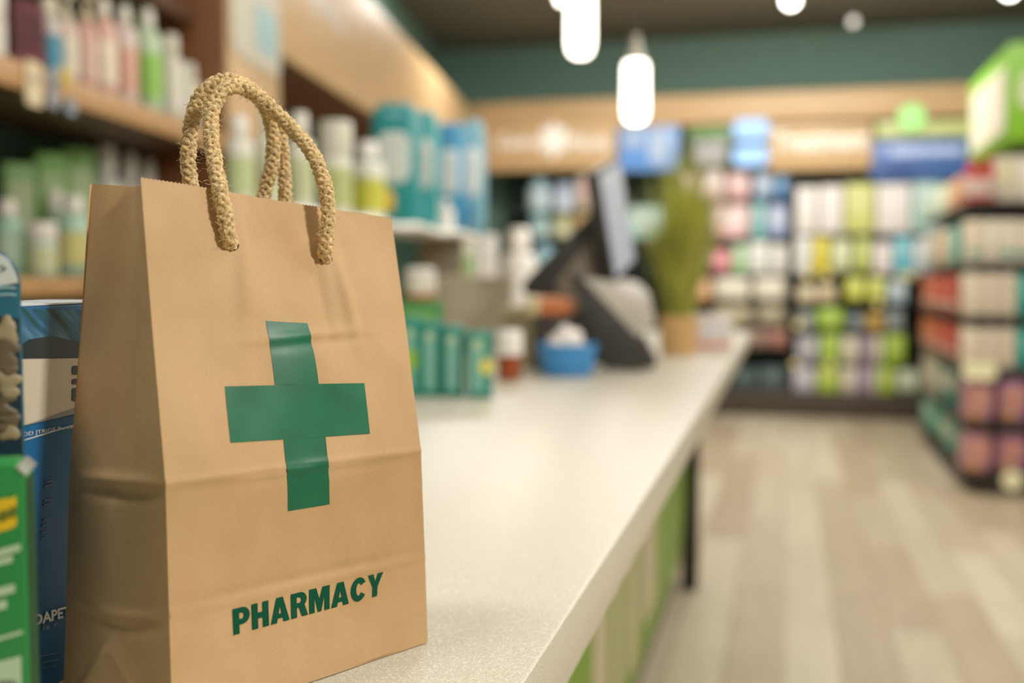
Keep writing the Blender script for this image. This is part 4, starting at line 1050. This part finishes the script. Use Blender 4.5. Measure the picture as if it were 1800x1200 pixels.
brow('right', 'lowest', 688, [(1392, 1436, 646, 'c', (186, 182, 194), (204, 200, 210), (160, 156, 170), 'pale lilac carton'), (1439, 1479, 646, 'c', (172, 196, 66), (194, 210, 110), (146, 172, 48), 'moss green carton'), (1482, 1511, 646, 'c', (204, 196, 176), (218, 210, 192), (180, 170, 150), 'ivory carton'), (1514, 1531, 646, 'c', (166, 140, 172), (184, 164, 188), (140, 116, 148), 'slim purple carton'), (1534, 1546, 646, 'c', (206, 198, 178), (218, 210, 192), (182, 172, 152), 'slim ivory carton'), (1549, 1576, 646, 'c', (172, 198, 66), (194, 212, 110), (146, 172, 48), 'bright moss carton'), (1579, 1625, 650, 'p', (190, 204, 172), (208, 216, 192), (164, 180, 146), 'sage wrapped pack')])
for (px, py) in ((1402, 571), (1398, 640), (1459, 640), (1420, 483), (1454, 483), (1544, 534), (1585, 484), (1600, 484)):
    a, z = bx(px, py)
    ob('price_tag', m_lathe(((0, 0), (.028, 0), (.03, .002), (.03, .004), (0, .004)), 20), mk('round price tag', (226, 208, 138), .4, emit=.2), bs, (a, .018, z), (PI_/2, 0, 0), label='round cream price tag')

# ------------------------------------------------------------------ right gondola
GX, GY0, GY1 = .945, 6.2, 8.3
go = thing('gondola', 'black shelving gondola of boxed goods on the right of the aisle', 'shelving', (GX, GY0, 0))
GW = 1.3
gz = [bx(1750, y, GY0)[1] for y in (352, 460, 555, 647, 747, 838)]
def chamfer(w, l, c): return [(c, 0), (w, 0), (w, l), (0, l), (0, c)]
for z in gz:
    ob('shelf', m_prism(chamfer(GW, GY1-GY0, .05), z-.028, z, 'z', .003), dark, go)
ob('core', m_box(GW-.36, GY1-GY0-.36, round(gz[0]+.20, 3)), mk('charcoal core', (58, 54, 48), .6), go, (.33+(GW-.36)/2, .33+(GY1-GY0-.36)/2, 0))
ob('base_plinth', m_prism([(.12, .06), (GW, .06), (GW, GY1-GY0), (.06, GY1-GY0), (.06, .12)], 0, gz[5]-.029, 'z', .004), mk('dark brown plinth', (50, 44, 36), .5), go)
def ends(ri, top, items, d=.2):
    z = gz[ri]
    for i, it in enumerate(items):
        x0, x1, kind, col, lb, ac, desc = it
        a, b_ = bx(x0, 490, GY0)[0], bx(x1, 490, GY0)[0]; w = round((b_-a)*.97, 3); h = round(min(9 if ri == 0 else gz[ri-1]-.032-z, bx((x0+x1)/2, top, GY0)[1]-z), 3)
        label = '%s, %s from left on %s shelf of gondola end' % (desc, ORD[i], ['top', 'second', 'third', 'fourth', 'fifth', 'lowest'][ri])
        loc = ((a+b_)/2, GY0+.03+d/2, z+.0005)
        if kind == 'p': pack(loc, 0, w, d, h, col, lb, ac, label, 'goods on the gondola end')
        elif kind == 'c': carton(loc, 0, w, d, h, col, lb, ac, label, 'goods on the gondola end')
        else: bottle(loc, 0, w, h, col, lb, ac, label, 'goods on the gondola end', 'screw')
CR, RD, TL = (226, 212, 186), (190, 62, 46), (40, 150, 136)
ends(0, 274, [(1699, 1724, 'b', (206, 44, 46), (228, 206, 196), (200, 40, 44), 'red bottle with white label'), (1727, 1752, 'b', (200, 40, 42), (224, 200, 188), (196, 36, 40), 'red bottle with cream label'), (1755, 1778, 'c', (206, 198, 178), (220, 210, 150), (190, 180, 150), 'beige carton'), (1781, 1812, 'c', (214, 206, 188), (222, 214, 198), (196, 186, 164), 'wide beige carton')])
ends(1, 386, [(1701, 1727, 'c', CR, (220, 204, 176), TL, 'cream carton'), (1730, 1756, 'c', (222, 212, 192), (228, 220, 202), (206, 190, 166), 'pale carton'), (1759, 1787, 'c', (220, 208, 186), (226, 216, 196), TL, 'cream carton with teal band'), (1790, 1830, 'c', (214, 202, 180), (224, 212, 192), TL, 'wide cream carton')])
ends(2, 480, [(1701, 1728, 'c', CR, (222, 206, 184), (206, 188, 160), 'cream carton'), (1731, 1758, 'c', (222, 208, 186), (216, 196, 176), (206, 188, 160), 'ivory carton'), (1761, 1788, 'c', (220, 206, 184), (214, 194, 174), (204, 186, 158), 'light cream carton'), (1791, 1830, 'c', TL, (90, 176, 160), (30, 130, 120), 'teal carton')])
ends(3, 577, [(1701, 1728, 'c', CR, (222, 206, 184), (206, 188, 160), 'cream carton'), (1731, 1758, 'c', (222, 208, 186), (216, 196, 176), (206, 188, 160), 'ivory carton'), (1761, 1788, 'c', (220, 206, 184), (214, 194, 174), (204, 186, 158), 'light cream carton'), (1791, 1830, 'c', TL, (90, 176, 160), (30, 130, 120), 'teal carton')])
ends(4, 664, [(1700, 1757, 'p', (178, 128, 140), (196, 140, 120), (214, 150, 50), 'mauve pack with orange spot'), (1760, 1822, 'p', (160, 110, 138), (190, 130, 116), (206, 160, 50), 'purple pack with yellow spot')])
ends(5, 758, [(1700, 1757, 'p', (184, 130, 140), (200, 140, 120), (210, 156, 50), 'pink mauve pack with orange spot'), (1760, 1822, 'p', (158, 108, 140), (190, 128, 116), (204, 166, 50), 'violet pack with yellow spot')])
def sides(ri, top, items, d=.2):
    z = gz[ri]
    for i, it in enumerate(items):
        x0, x1, kind, col, lb, ac, desc = it
        y1_, y0_ = onX(x0, 490, GX).y, onX(x1, 490, GX).y
        w = round((y1_-y0_)*.95, 3); ym = (y0_+y1_)/2; h = round(min(9 if ri == 0 else gz[ri-1]-.032-z, bx(1750, top, GY0)[1]-z), 3)
        label = '%s, %s from left on %s shelf of gondola aisle side' % (desc, ORD[i], ['top', 'second', 'third', 'fourth', 'fifth', 'lowest'][ri])
        loc = (GX+.03+d/2, ym, z+.0005)
        fn = {'p': pack, 'c': carton}[kind]
        fn(loc, -PI_/2, w, d, h, col, lb, ac, label, 'goods on the gondola aisle side')
sides(0, 292, [(1613, 1632, 'c', (190, 214, 196), (206, 222, 206), (160, 196, 170), 'mint carton'), (1633, 1652, 'c', (204, 216, 180), (216, 224, 196), (176, 196, 150), 'pale green carton'), (1653, 1675, 'c', (206, 150, 106), (220, 180, 140), (186, 110, 70), 'orange carton')])
sides(1, 386, [(1613, 1631, 'c', (212, 214, 206), (222, 224, 216), (160, 190, 200), 'white carton'), (1632, 1646, 'c', (186, 146, 100), (200, 166, 124), (160, 120, 76), 'tan carton'), (1647, 1659, 'c', (214, 206, 176), (222, 214, 190), (196, 186, 150), 'cream carton'), (1660, 1675, 'c', (60, 160, 146), (110, 180, 166), (40, 136, 124), 'teal carton')])
sides(2, 482, [(1613, 1633, 'c', (196, 84, 60), (206, 110, 84), (220, 190, 166), 'orange red carton'), (1634, 1654, 'c', (190, 66, 48), (202, 96, 76), (220, 190, 166), 'red carton'), (1655, 1676, 'c', (182, 52, 42), (194, 84, 70), (220, 188, 164), 'deep red carton')])
sides(3, 580, [(1613, 1633, 'c', (196, 96, 56), (206, 126, 84), (214, 190, 166), 'orange red carton'), (1634, 1654, 'c', (190, 76, 50), (202, 104, 78), (214, 188, 164), 'red carton'), (1655, 1676, 'c', (182, 54, 44), (194, 84, 70), (214, 186, 162), 'deep red carton')])
sides(4, 664, [(1616, 1644, 'c', (190, 184, 160), (204, 198, 176), (160, 150, 126), 'grey beige carton'), (1645, 1676, 'c', (28, 120, 104), (196, 190, 166), (20, 96, 84), 'dark teal carton')])
sides(5, 752, [(1613, 1643, 'p', (72, 168, 140), (160, 204, 184), (50, 140, 116), 'aqua green pack'), (1644, 1676, 'p', (50, 150, 130), (190, 196, 170), (36, 124, 106), 'teal green pack')])
for (px, py) in ((1702, 661), (1772, 843), (1727, 660)):
    a, z = bx(px, py, GY0); z = min(gz, key=lambda v: abs(v-z))
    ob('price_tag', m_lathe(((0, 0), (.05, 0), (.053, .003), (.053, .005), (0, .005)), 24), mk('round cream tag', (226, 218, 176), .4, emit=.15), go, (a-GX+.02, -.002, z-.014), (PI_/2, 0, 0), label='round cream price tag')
# topper sign
tx = bx(1765, 490, GY0)[0]; tz0, tz1 = bx(1765, 246, GY0)[1], bx(1765, 76, GY0)[1]
ty = 1.28
ts = thing('gondola_topper', 'bright green box sign with cream side panel on top of the gondola', 'sign', (tx, GY0, gz[0]))
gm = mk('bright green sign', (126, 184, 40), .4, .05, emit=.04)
ob('sign_box', m_box(.8, ty, round(tz1-tz0, 4), .01), gm, ts, (.4, ty/2, tz0-gz[0]))
ob('side_panel', m_prism(rr(.08, ty-.12, tz0-gz[0]+.06, tz1-gz[0]-.09, .05), -.006, .0, 'x'), card((226, 216, 196)), ts)
ob('front_emblem', m_pillow(.12, .02, .2, 2.3), card((206, 214, 170)), ts, (.10, -.004, tz0-gz[0]+.15))
ob('sign_core', m_box(.5, ty-.3, round(tz0-gz[0]-.201, 4)), mk('charcoal core', (58, 54, 48), .6), ts, (.4, ty/2+.02, .2005))

# ------------------------------------------------------------------ pendants and spots
def pendant(px, bot, d, dia, hgt, desc):
    c = C(px, bot, d); r = dia/2
    t = thing('pendant_lamp', desc, 'pendant lamp', c, 0, 'pendant lamps over the worktop')
    prof = [(0, 0), (r*.55, .004), (r*.85, .016), (r*.98, .04), (r, .07), (r*.97, hgt-.02), (r*.9, hgt-.006), (r*.8, hgt), (0, hgt)]
    m = mk('glowing opal glass', (255, 246, 230), .4, .0, emit=6.0)
    ob('glass_shade', m_lathe(tuple(prof), 32), m, t)
    ob('lamp_cap', m_lathe(((0, hgt+.001), (r*.66, hgt+.001), (r*.62, hgt+.03), (r*.36, hgt+.05), (r*.3, hgt+.10), (0, hgt+.11)), 24), mk('brushed nickel', (190, 184, 168), .35, metal=.5), t)
    ob('cord', m_tube([Vector((0, 0, hgt+.1)), Vector((0, 0, RZ-c.z-.02))], .004, 8), dark, t)
    ob('ceiling_rose', m_lathe(((0, RZ-c.z-.025), (.05, RZ-c.z-.025), (.055, RZ-c.z-.02), (.055, RZ-c.z-.0005), (0, RZ-c.z-.0005)), 24), dark, t)
    pt = bpy.data.lights.new('pendant_glow', 'POINT'); pt.energy = 2.5; pt.color = (1, .92, .8); pt.shadow_soft_size = .1
    lo = bpy.data.objects.new('pendant_glow', pt); COL.objects.link(lo); lo.location = c+Vector((0, 0, -.13))
pendant(1117, 217, 4.2, .095, .235, 'glowing opal pendant lamp farthest along the worktop, hanging lowest in view')
pendant(1020, 101, 3.4, .085, .235, 'second glowing opal pendant lamp, cut by the top of the picture')
pendant(987, 10, 2.75, .038, .2, 'glowing opal pendant lamp nearest the viewer, only its rounded tip showing')
def spot(px, py, dia, em, desc):
    r = ray(px, py); z = RZ-.10; c = CAM+r*((z-ZC)/r.z)
    t = thing('ceiling_spot', desc, 'ceiling spotlight', (c.x, c.y, z))
    R1 = dia/2
    ob('bulb', m_lathe(tuple((R1*math.sin(PI_*k/10), -R1*math.cos(PI_*k/10)) for k in range(11)), 20), mk('spot glass %.1f' % em, (255, 250, 238), .4, 0, emit=em), t)
    ob('fitting', m_lathe(((0, R1*.9), (R1*.6, R1*.9), (R1*.6, .0995), (0, .0995)), 20), dark, t)
spot(1390, 0, .11, 12, 'bright round ceiling spotlight above the back aisle, left of the dim one')
spot(1775, -18, .11, 12, 'bright round ceiling spotlight at the top right corner')
spot(1500, 38, .07, .9, 'dim round ceiling spotlight between the two bright ones')

# ------------------------------------------------------------------ lights
def area(x, y, z, sx, sy, e, col=(1, .93, .82), tgt=None):  # unseen area lamp, added to brighten the scene
    l = bpy.data.lights.new('added_area_light', 'AREA'); l.shape = 'RECTANGLE'; l.size = sx; l.size_y = sy; l.energy = e; l.color = col
    o = bpy.data.objects.new('added_area_light', l); COL.objects.link(o); o.location = (x, y, z)
    if tgt: o.rotation_euler = (Vector(tgt)-Vector((x, y, z))).to_track_quat('-Z', 'Y').to_euler()
    return o
WC = (1, .955, .885)
area(1.6, .25, 2.5, .26, .26, 46, WC, tgt=(-.2, .6, 1.05))  # added key light aimed at the bag
area(.6, 1.5, RZ-.05, .8, .4, 10, WC)
area(1.7, 3.0, RZ-.05, 1.2, .5, 34, WC)
area(-.9, 3.0, RZ-.05, .8, .4, 9, WC)
area(.2, 6.6, 3.1, 2.4, .4, 46, WC, tgt=(.2, 9.4, 2.3))  # added lamp tilted towards the back wall fascia
area(.5, 4.8, RZ-.05, 1.2, .5, 40, WC)
area(.1, 7.2, RZ-.05, 1.8, .5, 62, WC)
area(2.6, 4.2, RZ-.05, .8, .8, 34, WC)
area(-2.0, 7.2, RZ-.05, .8, .5, 40, WC)
area(-1.0, .3, RZ-.05, .6, .4, 26, WC)  # added fill from the left of the bag
w_ = bpy.data.worlds.new('World'); SC.world = w_; w_.use_nodes = True
w_.node_tree.nodes['Background'].inputs['Color'].default_value = (.9, .85, .75, 1); w_.node_tree.nodes['Background'].inputs['Strength'].default_value = .2

# ------------------------------------------------------------------ camera
cam = bpy.data.cameras.new('camera'); cam.sensor_width = 36; cam.lens = 36*F/1800; cam.clip_start = .02
co = bpy.data.objects.new('camera', cam); COL.objects.link(co)
co.matrix_world = Matrix(((cr.x, cu.x, -cf.x, CAM.x), (cr.y, cu.y, -cf.y, CAM.y), (cr.z, cu.z, -cf.z, CAM.z), (0, 0, 0, 1)))
cam.dof.use_dof = True; cam.dof.focus_distance = .575; cam.dof.aperture_fstop = 3.5; cam.dof.aperture_blades = 0
SC.camera = co
SC.view_settings.view_transform = 'Standard'; SC.view_settings.look = 'None'; SC.view_settings.exposure = -0.02; SC.view_settings.gamma = 1.05
SC.cycles.use_denoising = True
SC.cycles.max_bounces = 8
